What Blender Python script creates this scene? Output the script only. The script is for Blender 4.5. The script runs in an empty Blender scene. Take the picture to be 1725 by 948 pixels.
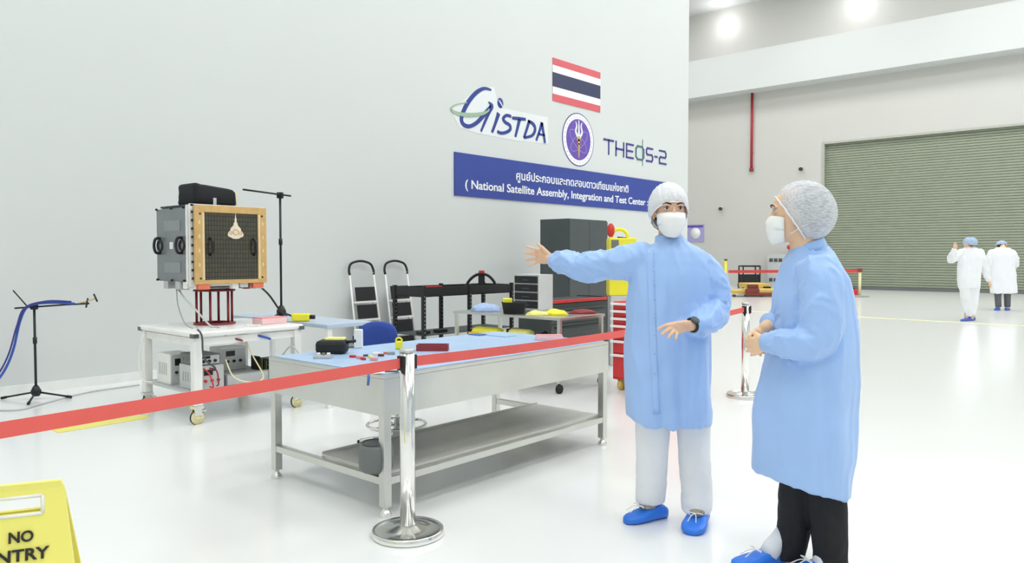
import bpy, bmesh, math, random
from mathutils import Vector, Matrix, noise
from mathutils.bvhtree import BVHTree
random.seed(7)
V = Vector; PI = math.pi
sc = bpy.context.scene
C = sc.collection
# ------------------------------------------------------------------ camera
FPX = 1265.0
YAW = math.atan(1112.5/FPX); PITCH = math.atan(43/FPX); CAM = V((0, 0, 1.36))
cd = bpy.data.cameras.new('camera'); cam = bpy.data.objects.new('camera', cd); C.objects.link(cam)
cam.location = CAM; cam.rotation_euler = (PI/2-PITCH, 0, YAW)
cd.sensor_width = 36; cd.lens = FPX/1725*36; cd.clip_end = 200; cd.clip_start = .05
sc.camera = cam
# ------------------------------------------------------------------ light, world, exposure
w = bpy.data.worlds.new('world'); sc.world = w; w.use_nodes = True
w.node_tree.nodes['Background'].inputs[0].default_value = (.95, .98, 1, 1)
w.node_tree.nodes['Background'].inputs[1].default_value = .3
sc.view_settings.view_transform = 'Standard'; sc.view_settings.look = 'None'
sc.view_settings.gamma = 1; sc.view_settings.use_curve_mapping = False
sc.view_settings.exposure = 0.0
ROOM = dict(x0=-8.5, x1=12.0, y0=-7.0, y1=32.0, yc=15.85, xl=-22.0, h=12.5)
LAMP_W = 119
LAMPS = [(x, y) for x in (-4.5, 1.0, 6.5) for y in (-3, 3, 9, 15, 21, 27)] + [(-10.5, 21), (-10.5, 27), (-16.5, 21), (-16.5, 27)]
for (x, y) in LAMPS:
    ld = bpy.data.lights.new('ceiling_light', 'AREA'); ld.shape = 'SQUARE'; ld.size = 2.4
    ld.energy = LAMP_W*(1.1 if y > 17 else (.8 if y > 5 else 1.0)); ld.color = (1, .995, .98)
    lo = bpy.data.objects.new('ceiling_light', ld); C.objects.link(lo); lo.location = (x, y, ROOM['h']-.16)
sc.cycles.max_bounces = 8; sc.cycles.diffuse_bounces = 5; sc.cycles.glossy_bounces = 4
sc.cycles.transparent_max_bounces = 12; sc.cycles.sample_clamp_indirect = 6

# ------------------------------------------------------------------ projection helpers: a sight line into the place
Fd = V((-math.sin(YAW)*math.cos(PITCH), math.cos(YAW)*math.cos(PITCH), -math.sin(PITCH)))
Rt = V((math.cos(YAW), math.sin(YAW), 0)); Up = Rt.cross(Fd)
Fh = V((-math.sin(YAW), math.cos(YAW), 0))
def ray(px, py): return Fd + Rt*((px-862.5)/FPX) + Up*((474-py)/FPX)
def fl(px, py, z=0.0): d = ray(px, py); return CAM + d*((z-1.36)/d.z)
def wx(px, py, x): d = ray(px, py); return CAM + d*(x/d.x)
def wy(px, py, y): d = ray(px, py); return CAM + d*(y/d.y)
def atd(px, py, D): d = ray(px, py); return CAM + d*(D/d.dot(Fh))

# ------------------------------------------------------------------ materials
def lin(c): c /= 255; return c/12.92 if c <= .04045 else ((c+.055)/1.055)**2.4
def rgb(h): return tuple(lin(int(h[i:i+2], 16)) for i in (0, 2, 4)) + (1,)
def mat(name, col, rough=.5, metal=0, var=.04, scale=6, bump=0, bscale=60, alpha=1, coat=0, sheen=0, sub=0, emit=0):
    m = bpy.data.materials.new(name); m.use_nodes = True; nt = m.node_tree; b = nt.nodes['Principled BSDF']
    c = rgb(col) if isinstance(col, str) else tuple(col)+(1,)
    b.inputs['Roughness'].default_value = rough; b.inputs['Metallic'].default_value = metal
    tc = nt.nodes.new('ShaderNodeTexCoord')
    n = nt.nodes.new('ShaderNodeTexNoise'); n.inputs['Scale'].default_value = scale; n.inputs['Detail'].default_value = 3
    nt.links.new(tc.outputs['Object'], n.inputs['Vector'])
    r = nt.nodes.new('ShaderNodeValToRGB')
    r.color_ramp.elements[0].position = .3; r.color_ramp.elements[1].position = .7
    r.color_ramp.elements[0].color = tuple(x*(1-var) for x in c[:3])+(1,)
    r.color_ramp.elements[1].color = tuple(min(1, x*(1+var)) for x in c[:3])+(1,)
    nt.links.new(n.outputs['Fac'], r.inputs['Fac']); nt.links.new(r.outputs['Color'], b.inputs['Base Color'])
    if bump:
        n2 = nt.nodes.new('ShaderNodeTexNoise'); n2.inputs['Scale'].default_value = bscale; n2.inputs['Detail'].default_value = 4
        nt.links.new(tc.outputs['Object'], n2.inputs['Vector'])
        bp = nt.nodes.new('ShaderNodeBump'); bp.inputs['Strength'].default_value = bump; bp.inputs['Distance'].default_value = .01
        nt.links.new(n2.outputs['Fac'], bp.inputs['Height']); nt.links.new(bp.outputs['Normal'], b.inputs['Normal'])
    b.inputs['Alpha'].default_value = alpha
    if coat: b.inputs['Coat Weight'].default_value = coat; b.inputs['Coat Roughness'].default_value = .1
    if sheen: b.inputs['Sheen Weight'].default_value = sheen
    if sub: b.inputs['Subsurface Weight'].default_value = sub; b.inputs['Subsurface Radius'].default_value = (.01, .004, .002)
    if emit:
        b.inputs['Emission Color'].default_value = c; b.inputs['Emission Strength'].default_value = emit
    return m
M = {}
def mk(k, *a, **kw): M[k] = mat(k, *a, **kw)
mk('wall', 'd6dad9', .55, var=.01, scale=.4)
mk('wall_back', 'cfcfcb', .55, var=.015, scale=.3)
mk('ceiling', 'd8dada', .6, var=.01)
mk('floor', 'eceeed', .22, var=.008, scale=.5, coat=.2)
mk('baseboard', 'eef0ee', .4)
mk('shutter', '98a08d', .45, var=.03, scale=2)
mk('shutter_frame', 'b9bcb2', .4)
mk('gown', 'a1c4f6', .48, var=.03, scale=5, bump=.55, bscale=9, sheen=.25)
mk('gown_dark', '6f9ddf', .6)
mk('white_cloth', 'eceef2', .8, var=.02, bump=.12, bscale=40)
mk('black_cloth', '16181c', .8, bump=.1)
mk('grey_cloth', '5d6065', .8)
mk('skin', 'e9bf9f', .5, var=.04, sub=.15)
mk('skin_pale', 'efc9a6', .5, var=.04, sub=.15)
mk('hair', '1d1a1a', .55, bump=.4, bscale=90)
mk('mask', 'f6f7f5', .75, var=.01)
mk('shoe_cover', '2f7fee', .38, var=.06, bump=.3, bscale=50)
mk('shoe_cover_far', '3d62c4', .4)
mk('lace', 'f1f1ee', .7)
mk('shoe_grey', '9a9488', .8, var=.35, scale=60)
mk('eye_white', 'dfd6cc', .25); mk('iris', '24180f', .2); mk('brow', '3c2c22', .8)
mk('black', '15171a', .45); mk('black_matte', '1b1d20', .7); mk('rubber', '222426', .8)
mk('charcoal', '4a5152', .55); mk('charcoal_dark', '3a4141', .6)
mk('steel', 'd0d0ca', .3, 1, var=.05, scale=3, bump=.03, bscale=120)
mk('steel_matte', 'd4d4ce', .5, .55, var=.03)
mk('chrome', 'eaeae6', .17, 1, var=.01)
mk('steel_dark', '7e807c', .35, 1)
mk('alu', 'c9cccc', .35, .7)
mk('mat_blue', 'a6c1e0', .4, var=.06, scale=4)
mk('mat_edge', '3d63a8', .5)
mk('belt', 'e8625a', .6, var=.03)
mk('belt_far', 'd8484a', .6)
mk('red', 'cf3436', .5); mk('red_dark', '8f2f33', .5); mk('orange', 'e87a5c', .5); mk('pink', 'eaa0a4', .5); mk('pipe_red', 'b02a38', .45)
mk('yellow', 'f4ec3a', .45, var=.03); mk('yellow_pale', 'f3ee8a', .5); mk('yellow_tape', 'f6ee70', .35); mk('yellow_ochre', 'e0c063', .5)
mk('sign_yellow', 'f8f07c', .35, var=.02)
mk('tape_pale', 'f5f3c8', .35)
mk('ink', '26251c', .6)
mk('white', 'f2f2f0', .4); mk('white_gloss', 'f4f4f2', .25); mk('cream', 'efe6b4', .5)
mk('grey', '9a9e9e', .5); mk('grey_light', 'c9cccd', .45); mk('grey_dark', '6d7272', .5)
mk('gold', 'd9b274', .38, .35, var=.08, scale=20); mk('gold_light', 'ecd8ac', .35, .3)
mk('crest', 'efe3cf', .5)
mk('panel_grey', '84898b', .32, .5, var=.06); mk('panel_grey_light', '94999a', .32, .5)
mk('green_board', '66703f', .6)
mk('chair_blue', '2c4aa0', .8, var=.05, bump=.2, bscale=150)
mk('blue', '3459b8', .5); mk('blue_cloth', 'a9bfe6', .7, var=.1, scale=20); mk('brown_red', '7c332a', .5)
mk('banner', '33469a', .45, var=.02); mk('sign_white', 'f4f5f5', .45, var=.005)
mk('flag_red', 'd9606a', .5, var=.02); mk('flag_blue', '343a5c', .5, var=.02)
mk('logo_blue', '2b3f8e', .45); mk('logo_green', '9db89d', .45); mk('logo_teal', '44707c', .45)
mk('purple', '6a4fb0', .45); mk('purple_dark', '3d3a86', .5)
mk('lavender', 'a9a6d8', .5)
mk('screen_grey', '767a78', .3)
mk('clear_pink', 'f4cbcd', .3)
mk('lamp_face', 'ffffff', .5, emit=3.0)
def cap_mat(name, col, a0, a1):
    m = mat(name, col, .7, var=.02); nt = m.node_tree; b = nt.nodes['Principled BSDF']
    tc = nt.nodes.new('ShaderNodeTexCoord'); mp = nt.nodes.new('ShaderNodeMapping'); mp.inputs['Scale'].default_value = (30, 110, 130)
    mp.inputs['Rotation'].default_value = (.3, .5, .4)
    n = nt.nodes.new('ShaderNodeTexNoise'); n.inputs['Scale'].default_value = 1.6; n.inputs['Detail'].default_value = 3
    r = nt.nodes.new('ShaderNodeMapRange'); r.inputs[1].default_value = .36; r.inputs[2].default_value = .66; r.inputs[3].default_value = a0; r.inputs[4].default_value = a1
    nt.links.new(tc.outputs['Object'], mp.inputs[0]); nt.links.new(mp.outputs[0], n.inputs['Vector'])
    nt.links.new(n.outputs['Fac'], r.inputs[0]); nt.links.new(r.outputs[0], b.inputs['Alpha'])
    return m
M['cap_near'] = cap_mat('cap_near', 'f3f4f8', .72, .92)
mk('film', 'e6eaeb', .5, var=.003); mk('bench_top', 'b9c9dc', .4)
M['cap_sheer'] = cap_mat('cap_sheer', 'eef1f6', .34, .64)
M['cap_blue'] = mat('cap_blue', 'a9bfdd', .7)
def grid_mat():
    m = mat('solar_grid', '4d4a40', .22, .2, var=.05); nt = m.node_tree; b = nt.nodes['Principled BSDF']
    tc = nt.nodes.new('ShaderNodeTexCoord'); br = nt.nodes.new('ShaderNodeTexBrick')
    mp = nt.nodes.new('ShaderNodeMapping'); mp.inputs['Rotation'].default_value = (0, PI/2, PI/2); 
    sx = nt.nodes.new('ShaderNodeSeparateXYZ'); cx = nt.nodes.new('ShaderNodeCombineXYZ')
    nt.links.new(tc.outputs['Object'], sx.inputs[0]); nt.links.new(sx.outputs[1], cx.inputs[0]); nt.links.new(sx.outputs[2], cx.inputs[1])
    br.offset = 0; br.squash = 1; br.inputs['Scale'].default_value = 1; br.inputs['Brick Width'].default_value = .026; br.inputs['Row Height'].default_value = .04
    br.inputs['Mortar Size'].default_value = .0028
    br.inputs['Color1'].default_value = rgb('55513f'); br.inputs['Color2'].default_value = rgb('4a483d'); br.inputs['Mortar'].default_value = rgb('2e2c2a')
    nt.links.new(cx.outputs[0], br.inputs['Vector']); nt.links.new(br.outputs['Color'], b.inputs['Base Color'])
    return m
M['solar'] = grid_mat()

# ------------------------------------------------------------------ geometry helpers (all in world coordinates unless local is given)
MW = {}
def reg(o, m=None, parent=None): MW[o.name] = m if m is not None else MW[parent.name]
class MB:
    def __init__(s): s.v = []; s.f = []; s.sm = []; s.mi = []; s.m = 0
    def add(s, vs, fs, smooth=False):
        k = len(s.v); s.v += [V(p) for p in vs]
        for f in fs: s.f.append([i+k for i in f]); s.sm.append(smooth); s.mi.append(s.m)
        return s
    def box(s, a, b):
        x0, y0, z0 = [min(p, q) for p, q in zip(a, b)]; x1, y1, z1 = [max(p, q) for p, q in zip(a, b)]
        return s.add([(x0,y0,z0),(x1,y0,z0),(x1,y1,z0),(x0,y1,z0),(x0,y0,z1),(x1,y0,z1),(x1,y1,z1),(x0,y1,z1)],
                     [(0,3,2,1),(4,5,6,7),(0,1,5,4),(1,2,6,5),(2,3,7,6),(3,0,4,7)])
    def obox(s, c, u, v, w_):   # centre + half vectors
        c = V(c); u = V(u); v = V(v); w_ = V(w_)
        P = [c-u-v-w_, c+u-v-w_, c+u+v-w_, c-u+v-w_, c-u-v+w_, c+u-v+w_, c+u+v+w_, c-u+v+w_]
        fs = [(0,3,2,1),(4,5,6,7),(0,1,5,4),(1,2,6,5),(2,3,7,6),(3,0,4,7)]
        if u.cross(v).dot(w_) < 0: fs = [tuple(reversed(f)) for f in fs]
        return s.add(P, fs)
    def beam(s, p, q, a, b, up=(0,0,1)):
        p = V(p); q = V(q); d = (q-p).normalized(); up = V(up)
        if abs(d.dot(up)) > .98: up = V((1, 0, 0))
        r = d.cross(up).normalized(); u = r.cross(d)
        return s.obox((p+q)/2, (q-p)/2, r*a/2, u*b/2)
    def tube(s, pts, r, n=10, cap=True, round_=False, e=1.0):
        pts = [V(p) for p in pts]
        if not isinstance(r, (list, tuple)): r = [r]*len(pts)
        r = list(r)
        if round_:
            d0 = (pts[0]-pts[1]).normalized(); d1 = (pts[-1]-pts[-2]).normalized()
            a0, a1, r0, r1 = pts[0], pts[-1], r[0], r[-1]
            for k in (.5, .85):
                pts.insert(0, a0+d0*r0*k*e); r.insert(0, r0*math.sqrt(1-k*k)); pts.append(a1+d1*r1*k*e); r.append(r1*math.sqrt(1-k*k))
        d = (pts[1]-pts[0]).normalized(); u = d.orthogonal().normalized(); vs = []; N = len(pts)
        for i, p in enumerate(pts):
            t = (pts[min(i+1, N-1)]-pts[max(i-1, 0)]).normalized()
            u = (u-t*u.dot(t)).normalized(); v = t.cross(u)
            for j in range(n): an = 2*PI*j/n; vs.append(p+(u*math.cos(an)+v*math.sin(an))*r[i])
        fs = [(i*n+j, i*n+(j+1)%n, (i+1)*n+(j+1)%n, (i+1)*n+j) for i in range(N-1) for j in range(n)]
        if cap: fs += [tuple(range(n-1, -1, -1)), tuple((N-1)*n+j for j in range(n))]
        return s.add(vs, fs, True)
    def cyl(s, p, q, r, r2=None, n=24): return s.tube([p, q], [r, r if r2 is None else r2], n)
    def lathe(s, c, prof, n=32, axis=(0,0,1)):
        a = V(axis).normalized(); u = a.orthogonal().normalized(); v = a.cross(u); c = V(c); N = len(prof); vs = []
        for (r, h) in prof:
            for j in range(n): an = 2*PI*j/n; vs.append(c+a*h+(u*math.cos(an)+v*math.sin(an))*max(r, 1e-5))
        fs = [(i*n+j, i*n+(j+1)%n, (i+1)*n+(j+1)%n, (i+1)*n+j) for i in range(N-1) for j in range(n)]
        fs += [tuple(range(n-1, -1, -1)), tuple((N-1)*n+j for j in range(n))]
        return s.add(vs, fs, True)
    def ell(s, c, r, n=16, m=10, rot=None):
        c = V(c); vs = []; R = rot or Matrix.Identity(3)
        for i in range(m+1):
            t = PI*i/m
            for j in range(n): a = 2*PI*j/n; vs.append(c+R@V((r[0]*math.sin(t)*math.cos(a), r[1]*math.sin(t)*math.sin(a), r[2]*math.cos(t))))
        fs = [(i*n+j, (i+1)*n+j, (i+1)*n+(j+1)%n, i*n+(j+1)%n) for i in range(m) for j in range(n)]
        return s.add(vs, fs, True)
    def loft(s, rings, smooth=True):
        n = len(rings[0]); vs = [p for r in rings for p in r]; N = len(rings)
        fs = [(i*n+j, i*n+(j+1)%n, (i+1)*n+(j+1)%n, (i+1)*n+j) for i in range(N-1) for j in range(n)]
        fs += [tuple(range(n-1, -1, -1)), tuple((N-1)*n+j for j in range(n))]
        return s.add(vs, fs, smooth)
    def prism(s, poly, d):      # planar polygon of 3D points, extruded by d
        n = len(poly); d = V(d); vs = [V(p) for p in poly] + [V(p)+d for p in poly]
        return s.add(vs, [tuple(range(n-1, -1, -1)), tuple(range(n, 2*n))] + [(j, (j+1)%n, n+(j+1)%n, n+j) for j in range(n)])
    def torus(s, c, u, v, R, r, n=28, m=8, a0=0, a1=2*PI):
        c = V(c); u = V(u); v = V(v); full = abs(a1-a0-2*PI) < 1e-6
        pts = [c+u*math.cos(a0+(a1-a0)*i/n)*R+v*math.sin(a0+(a1-a0)*i/n)*R for i in range(n+1)]
        return s.tube(pts, r, m, cap=not full)
    def mesh(s, name, mats):
        me = bpy.data.meshes.new(name); me.from_pydata([tuple(p) for p in s.v], [], s.f)
        for m in mats: me.materials.append(m)
        me.polygons.foreach_set('use_smooth', s.sm); me.polygons.foreach_set('material_index', s.mi)
        bm = bmesh.new(); bm.from_mesh(me); bmesh.ops.recalc_face_normals(bm, faces=bm.faces); bm.to_mesh(me); bm.free()
        me.update(); return me
    def build(s, name, m, parent=None, bev=0, local=False, origin=None, autos=True):
        mats = [M[k] if isinstance(k, str) else k for k in (m if isinstance(m, (list, tuple)) else [m])]
        if parent is not None:
            if not local:
                inv = MW[parent.name].inverted(); s.v = [inv@p for p in s.v]
            o = bpy.data.objects.new(name, s.mesh(name, mats)); C.objects.link(o); o.parent = parent; reg(o, None, parent)
        else:
            if origin is None:
                xs = [p.x for p in s.v]; ys = [p.y for p in s.v]; zs = [p.z for p in s.v]
                origin = V(((min(xs)+max(xs))/2, (min(ys)+max(ys))/2, min(zs)))
            origin = V(origin); s.v = [p-origin for p in s.v]
            o = bpy.data.objects.new(name, s.mesh(name, mats)); C.objects.link(o); o.location = origin; reg(o, Matrix.Translation(origin))
        if bev:
            b = o.modifiers.new('bevel', 'BEVEL'); b.width = bev; b.segments = 2; b.limit_method = 'ANGLE'; b.angle_limit = .6
        return o
def tag(o, label=None, cat=None, group=None, kind=None):
    if label: o['label'] = label
    if cat: o['category'] = cat
    if group: o['group'] = group
    if kind: o['kind'] = kind
    return o
def thing(name, label, cat, loc=(0,0,0), rz=0, group=None):
    o = bpy.data.objects.new(name, None); C.objects.link(o); o.location = loc; o.rotation_euler = (0, 0, rz)
    o.empty_display_size = .1
    reg(o, Matrix.Translation(V(loc))@Matrix.Rotation(rz, 4, 'Z'))
    return tag(o, label, cat, group)
def struct(name, mb, m, bev=0): return tag(mb.build(name, m, None, bev), kind='structure')
def B(a, b): return MB().box(a, b)
def fillet(pts, k=6):       # Catmull-Rom through the points
    P = [V(p) for p in pts]; out = []
    for i in range(len(P)-1):
        a = P[max(i-1, 0)]; b = P[i]; c = P[i+1]; d = P[min(i+2, len(P)-1)]
        for j in range(k):
            t = j/k
            out.append(.5*((2*b)+(c-a)*t+(2*a-5*b+4*c-d)*t*t+(3*b-a-3*c+d)*t*t*t))
    out.append(P[-1]); return out

# ------------------------------------------------------------------ the hall
x0, x1, y0, y1, yc, xl, H = (ROOM[k] for k in ('x0', 'x1', 'y0', 'y1', 'yc', 'xl', 'h'))
struct('floor', B((xl-.3, y0-.3, -.2), (x1+.3, y1+.6, 0)), 'floor')
struct('ceiling', B((xl-.3, y0-.3, H), (x1+.3, y1+.6, H+.2)), 'ceiling')
struct('wall_left', B((x0-.35, y0, 0), (x0, yc, H)), 'wall')
struct('wall_recess', B((xl, yc-.35, 0), (x0-.35, yc, H)), 'wall_back')
struct('wall_far_left', B((xl-.3, yc-.35, 0), (xl, y1, H)), 'wall_back')
struct('wall_right', B((x1, y0, 0), (x1+.3, y1, H)), 'wall')
struct('wall_rear', B((x0-.35, y0-.3, 0), (x1+.3, y0, H)), 'wall')
DX0, DX1, DH = -11.02, -1.5, 6.06
wb = MB(); wb.box((xl-.3, y1, 0), (DX0, y1+.5, H)); wb.box((DX1, y1, 0), (x1+.3, y1+.5, H)); wb.box((DX0, y1, DH), (DX1, y1+.5, H))
struct('wall_back', wb, 'wall_back')
# lower band of the back wall stands a little proud under the roof beam
struct('trim_1', B((xl, y1-.9, 8.5), (x1, y1, 10.15)), 'wall')
struct('baseboard_left', B((x0, y0, 0), (x0+.03, yc, .09)), 'baseboard')
# roller shutter
sh = MB(); prof = []; zz = .12; k = 0
while zz < DH-.01:
    prof += [(0, zz), (.018, zz+.02), (.018, zz+.07), (0, zz+.09)]; zz += .1
pts = [(y1+.18-a, z) for a, z in prof]
for i in range(len(pts)-1):
    (ya, za), (yb, zb) = pts[i], pts[i+1]
    sh.add([(DX0, ya, za), (DX1, ya, za), (DX1, yb, zb), (DX0, yb, zb)], [(0, 1, 2, 3)])
sh.box((DX0, y1+.18, .12), (DX1, y1+.22, DH))
door = struct('door_1', sh, 'shutter')
B((DX0, y1+.1, 0), (DX1, y1+.2, .12)).build('bottom_bar', 'grey_dark', door)
fr = MB(); fr.box((DX0, y1-.03, 0), (DX0+.1, y1+.12, DH)); fr.box((DX1-.1, y1-.03, 0), (DX1, y1+.12, DH)); fr.box((DX0+.1, y1-.03, DH-.08), (DX1-.1, y1+.12, DH))
fr.build('door_frame', 'shutter_frame', door)
# luminaires
for i, (x, y) in enumerate(LAMPS):
    t = thing('ceiling_panel_light', 'square white ceiling light panel above the hall', 'light', (x, y, H-.14), 0, 'ceiling light panels')
    m = MB(); m.box((x-1.32, y-1.32, H-.14), (x+1.32, y-1.24, H)); m.box((x-1.32, y+1.24, H-.14), (x+1.32, y+1.32, H))
    m.box((x-1.32, y-1.24, H-.14), (x-1.24, y+1.24, H)); m.box((x+1.24, y-1.24, H-.14), (x+1.32, y+1.24, H)); m.build('frame', 'white', t)
    B((x-1.24, y-1.24, H-.12), (x+1.24, y+1.24, H-.1)).build('diffuser', 'lamp_face', t)
# floor markings
def quad_tape(name, pts, m, label, th=.003):
    o = MB().prism([V((p[0], p[1], .0005)) for p in pts], (0, 0, th)).build(name, m); return tag(o, label, 'floor tape')
quad_tape('floor_tape', [(-12, 17.95), (6, 17.95-.6), (6, 17.75-.6), (-12, 17.75)], 'tape_pale', 'long pale yellow line taped across the floor before the roller shutter')
quad_tape('floor_tape', [(-6.64, 2.0), (-6.64, 2.64), (-6.54, 2.74), (-6.42, 2.66), (-6.40, 2.0)], 'yellow_tape', 'bright yellow tape strip on the floor beside the satellite cart')

# red fire pipe, cameras, poster on the back wall
p1 = wy(1267, 167, 31.9); p2 = wy(1267, 287, 31.9)
t = thing('fire_pipe', 'thin red vertical pipe on the upper back wall', 'pipe', (p1.x, 31.9, p2.z))
MB().cyl((p1.x, 31.9, p2.z), (p1.x, 31.9, 8.5), .055).build('pipe', 'pipe_red', t)
m = MB(); m.cyl((p1.x, 31.9, p2.z-.04), (p1.x, 31.9, p2.z+.1), .085)
for z in (5.9, 7.3): m.box((p1.x-.03, 31.9, z-.03), (p1.x+.03, 31.995, z+.03))
m.build('bracket', 'red_dark', t)
for (px, py, lab) in ((1349, 282, 'small wall camera just left of the roller shutter top'), (1214, 349, 'tiny grey wall fixture low on the back wall beside the banner wall')):
    c = wy(px, py, 31.9)
    t = thing('wall_camera', lab, 'camera', c)
    m = MB(); m.box((c.x-.05, 31.9, c.z-.05), (c.x+.05, 32, c.z+.05)); m.build('mount', 'white', t, .01)
    m = MB(); m.ell((c.x+.02, 31.84, c.z-.07), (.09, .09, .08)); m.build('dome', 'charcoal_dark', t)
a = wy(1150, 397, 31.98); b = wy(1186, 378, 31.98)
t = thing('wall_poster', 'purple poster with a white round figure on the far back wall', 'poster', ((a.x+b.x)/2, 31.98, a.z))
B((a.x, 31.96, a.z-.3), (b.x, 32, b.z)).build('board', 'lavender', t)
MB().cyl((b.x-.42, 31.955, a.z+.1), (b.x-.42, 31.945, a.z+.1), .26).build('figure', 'sign_white', t)
B((a.x+.05, 31.95, b.z-.13), (b.x-.05, 31.962, b.z-.03)).build('header_bar', 'purple', t)

# ------------------------------------------------------------------ wall graphics (left wall, x = -8.5)
WX = -8.5
def wp(px, py): p = wx(px, py, WX); return (p.y, p.z)
def wpt(y, z, d=0.0): return V((WX+d, y, z))
def plate(poly, d0, d1, mb=None):
    mb = mb or MB(); return mb.prism([wpt(y, z, d0) for y, z in poly], (d1-d0, 0, 0))
def ribbon(mb, pts, wd, d0, d1, smooth=True):  # stroke of varying width on the wall
    P = [V((a, b, 0)) for a, b in pts]
    if smooth and len(P) > 2: P = fillet(P, 5)
    n = len(P)
    if not isinstance(wd, (list, tuple)): wd = [wd]*2
    L = []; Rr = []
    for i, p in enumerate(P):
        t = (P[min(i+1, n-1)]-P[max(i-1, 0)]).normalized(); q = V((-t.y, t.x, 0))
        f = i/(n-1)*(len(wd)-1); k = min(int(f), len(wd)-2); ww = wd[k]+(wd[k+1]-wd[k])*(f-k)
        L.append(p+q*ww/2); Rr.append(p-q*ww/2)
    vs = [wpt(p.x, p.y, d1) for p in L]+[wpt(p.x, p.y, d1) for p in Rr]+[wpt(p.x, p.y, d0) for p in L]+[wpt(p.x, p.y, d0) for p in Rr]
    fs = []
    for i in range(n-1):
        fs += [(i, i+1, n+i+1, n+i), (2*n+i, 3*n+i, 3*n+i+1, 2*n+i+1), (i, 2*n+i, 2*n+i+1, i+1), (n+i, n+i+1, 3*n+i+1, 3*n+i)]
    fs += [(0, n, 3*n, 2*n), (n-1, 3*n-1, 4*n-1, 2*n-1)]
    mb.add(vs, fs); return mb
def text_mesh(body, ext=.003, off=0.0):
    cu = bpy.data.curves.new('txt', 'FONT'); cu.body = body; cu.extrude = ext; cu.offset = off; cu.size = 1; cu.resolution_u = 4
    o = bpy.data.objects.new('txt', cu); C.objects.link(o)
    dg = bpy.context.evaluated_depsgraph_get(); me = bpy.data.meshes.new_from_object(o.evaluated_get(dg))
    bpy.data.objects.remove(o); return me
def fit_text(name, body, frame, box, m, parent, ext=.003, off=.0, words=None):
    """frame: (origin, right, up); box: (x0, x1, y0, y1) in that frame"""
    me = text_mesh(body, ext, off); xs = [v.co.x for v in me.vertices]; ys = [v.co.y for v in me.vertices]
    a0, a1, b0, b1 = min(xs), max(xs), min(ys), max(ys); O, r, u = [V(q) for q in frame]; nrm = r.cross(u)
    if words:       # one mesh per word
        ps = sorted(me.polygons, key=lambda p: min(me.vertices[i].co.x for i in p.vertices)); groups = []; right = None
        for p in ps:
            lo = min(me.vertices[i].co.x for i in p.vertices); hi = max(me.vertices[i].co.x for i in p.vertices)
            if right is None or lo-right > .15: groups.append([])
            groups[-1].append(p); right = hi if right is None else max(right, hi)
        for g_ in groups:
            mb = MB(); ids = sorted({i for p in g_ for i in p.vertices}); ix = {i: k for k, i in enumerate(ids)}
            co = [me.vertices[i].co for i in ids]
            mb.add([O+r*(box[0]+(v.x-a0)/(a1-a0)*(box[1]-box[0]))+u*(box[2]+(v.y-b0)/(b1-b0)*(box[3]-box[2]))+nrm*v.z for v in co], [tuple(ix[i] for i in p.vertices) for p in g_])
            mb.build(words, m, parent)
        bpy.data.meshes.remove(me); return
    mb = MB()
    mb.add([O+r*(box[0]+(v.co.x-a0)/(a1-a0)*(box[1]-box[0]))+u*(box[2]+(v.co.y-b0)/(b1-b0)*(box[3]-box[2]))+nrm*v.co.z for v in me.vertices],
           [tuple(p.vertices) for p in me.polygons])
    bpy.data.meshes.remove(me)
    return mb.build(name, m, parent)

# flag
ya = wp(930.6, 97)[0]; yb = wp(1010.7, 123)[0]; zt = wp(930.6, 96.8)[1]; zb = wp(930.6, 169.6)[1]
t = thing('thai_flag', 'red, white and dark blue striped flag panel high on the left wall', 'flag', (WX, (ya+yb)/2, zb))
hs = (zt-zb)/6; rows = [('red_stripe', 0, 1, 'flag_red'), ('white_stripe', 1, 2, 'sign_white'), ('blue_stripe', 2, 4, 'flag_blue'), ('white_stripe', 4, 5, 'sign_white'), ('red_stripe', 5, 6, 'flag_red')]
for nme, r0, r1, mm in rows:
    plate([(ya, zt-hs*r1), (yb, zt-hs*r1), (yb, zt-hs*r0), (ya, zt-hs*r0)], .003, .012).build(nme, mm, t)
# banner
ya = wp(764.5, 290)[0]; yb = wp(1137, 330)[0]; zt = wp(765, 255.8)[1]; zb = wp(764, 329)[1]
t = thing('wall_banner', 'long dark blue banner with white Thai and English lettering on the left wall', 'banner', (WX, (ya+yb)/2, zb))
plate([(ya, zb), (yb, zb), (yb, zt), (ya, zt)], 0, .02).build('panel', 'banner', t)
fr_ = (V((WX+.022, 0, 0)), V((0, 1, 0)), V((0, 0, 1)))
e0 = wp(782, 312)[0]; e1 = wp(1090, 340)[0]
zz0 = wp(800, 323.5)[1]; zz1 = wp(800, 304)[1]
fit_text('english_lettering', '( National Satellite Assembly, Integration and Test Center :', fr_, (e0, e1, zz0, zz1), 'sign_white', t, .002, .016, words='english_word')
e0 = wp(868, 297)[0]; e1 = wp(1057, 315)[0]; zz0 = wp(880, 309)[1]; zz1 = wp(880, 287)[1]
fit_text('thai_lettering', '\u0e28\u0e39\u0e19\u0e22\u0e4c\u0e1b\u0e23\u0e30\u0e01\u0e2d\u0e1a\u0e41\u0e25\u0e30\u0e17\u0e14\u0e2a\u0e2d\u0e1a\u0e14\u0e32\u0e27\u0e40\u0e17\u0e35\u0e22\u0e21\u0e41\u0e2b\u0e48\u0e07\u0e0a\u0e32\u0e15\u0e34', fr_, (e0, e1, zz0, zz1), 'sign_white', t, .002, .016)
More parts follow.
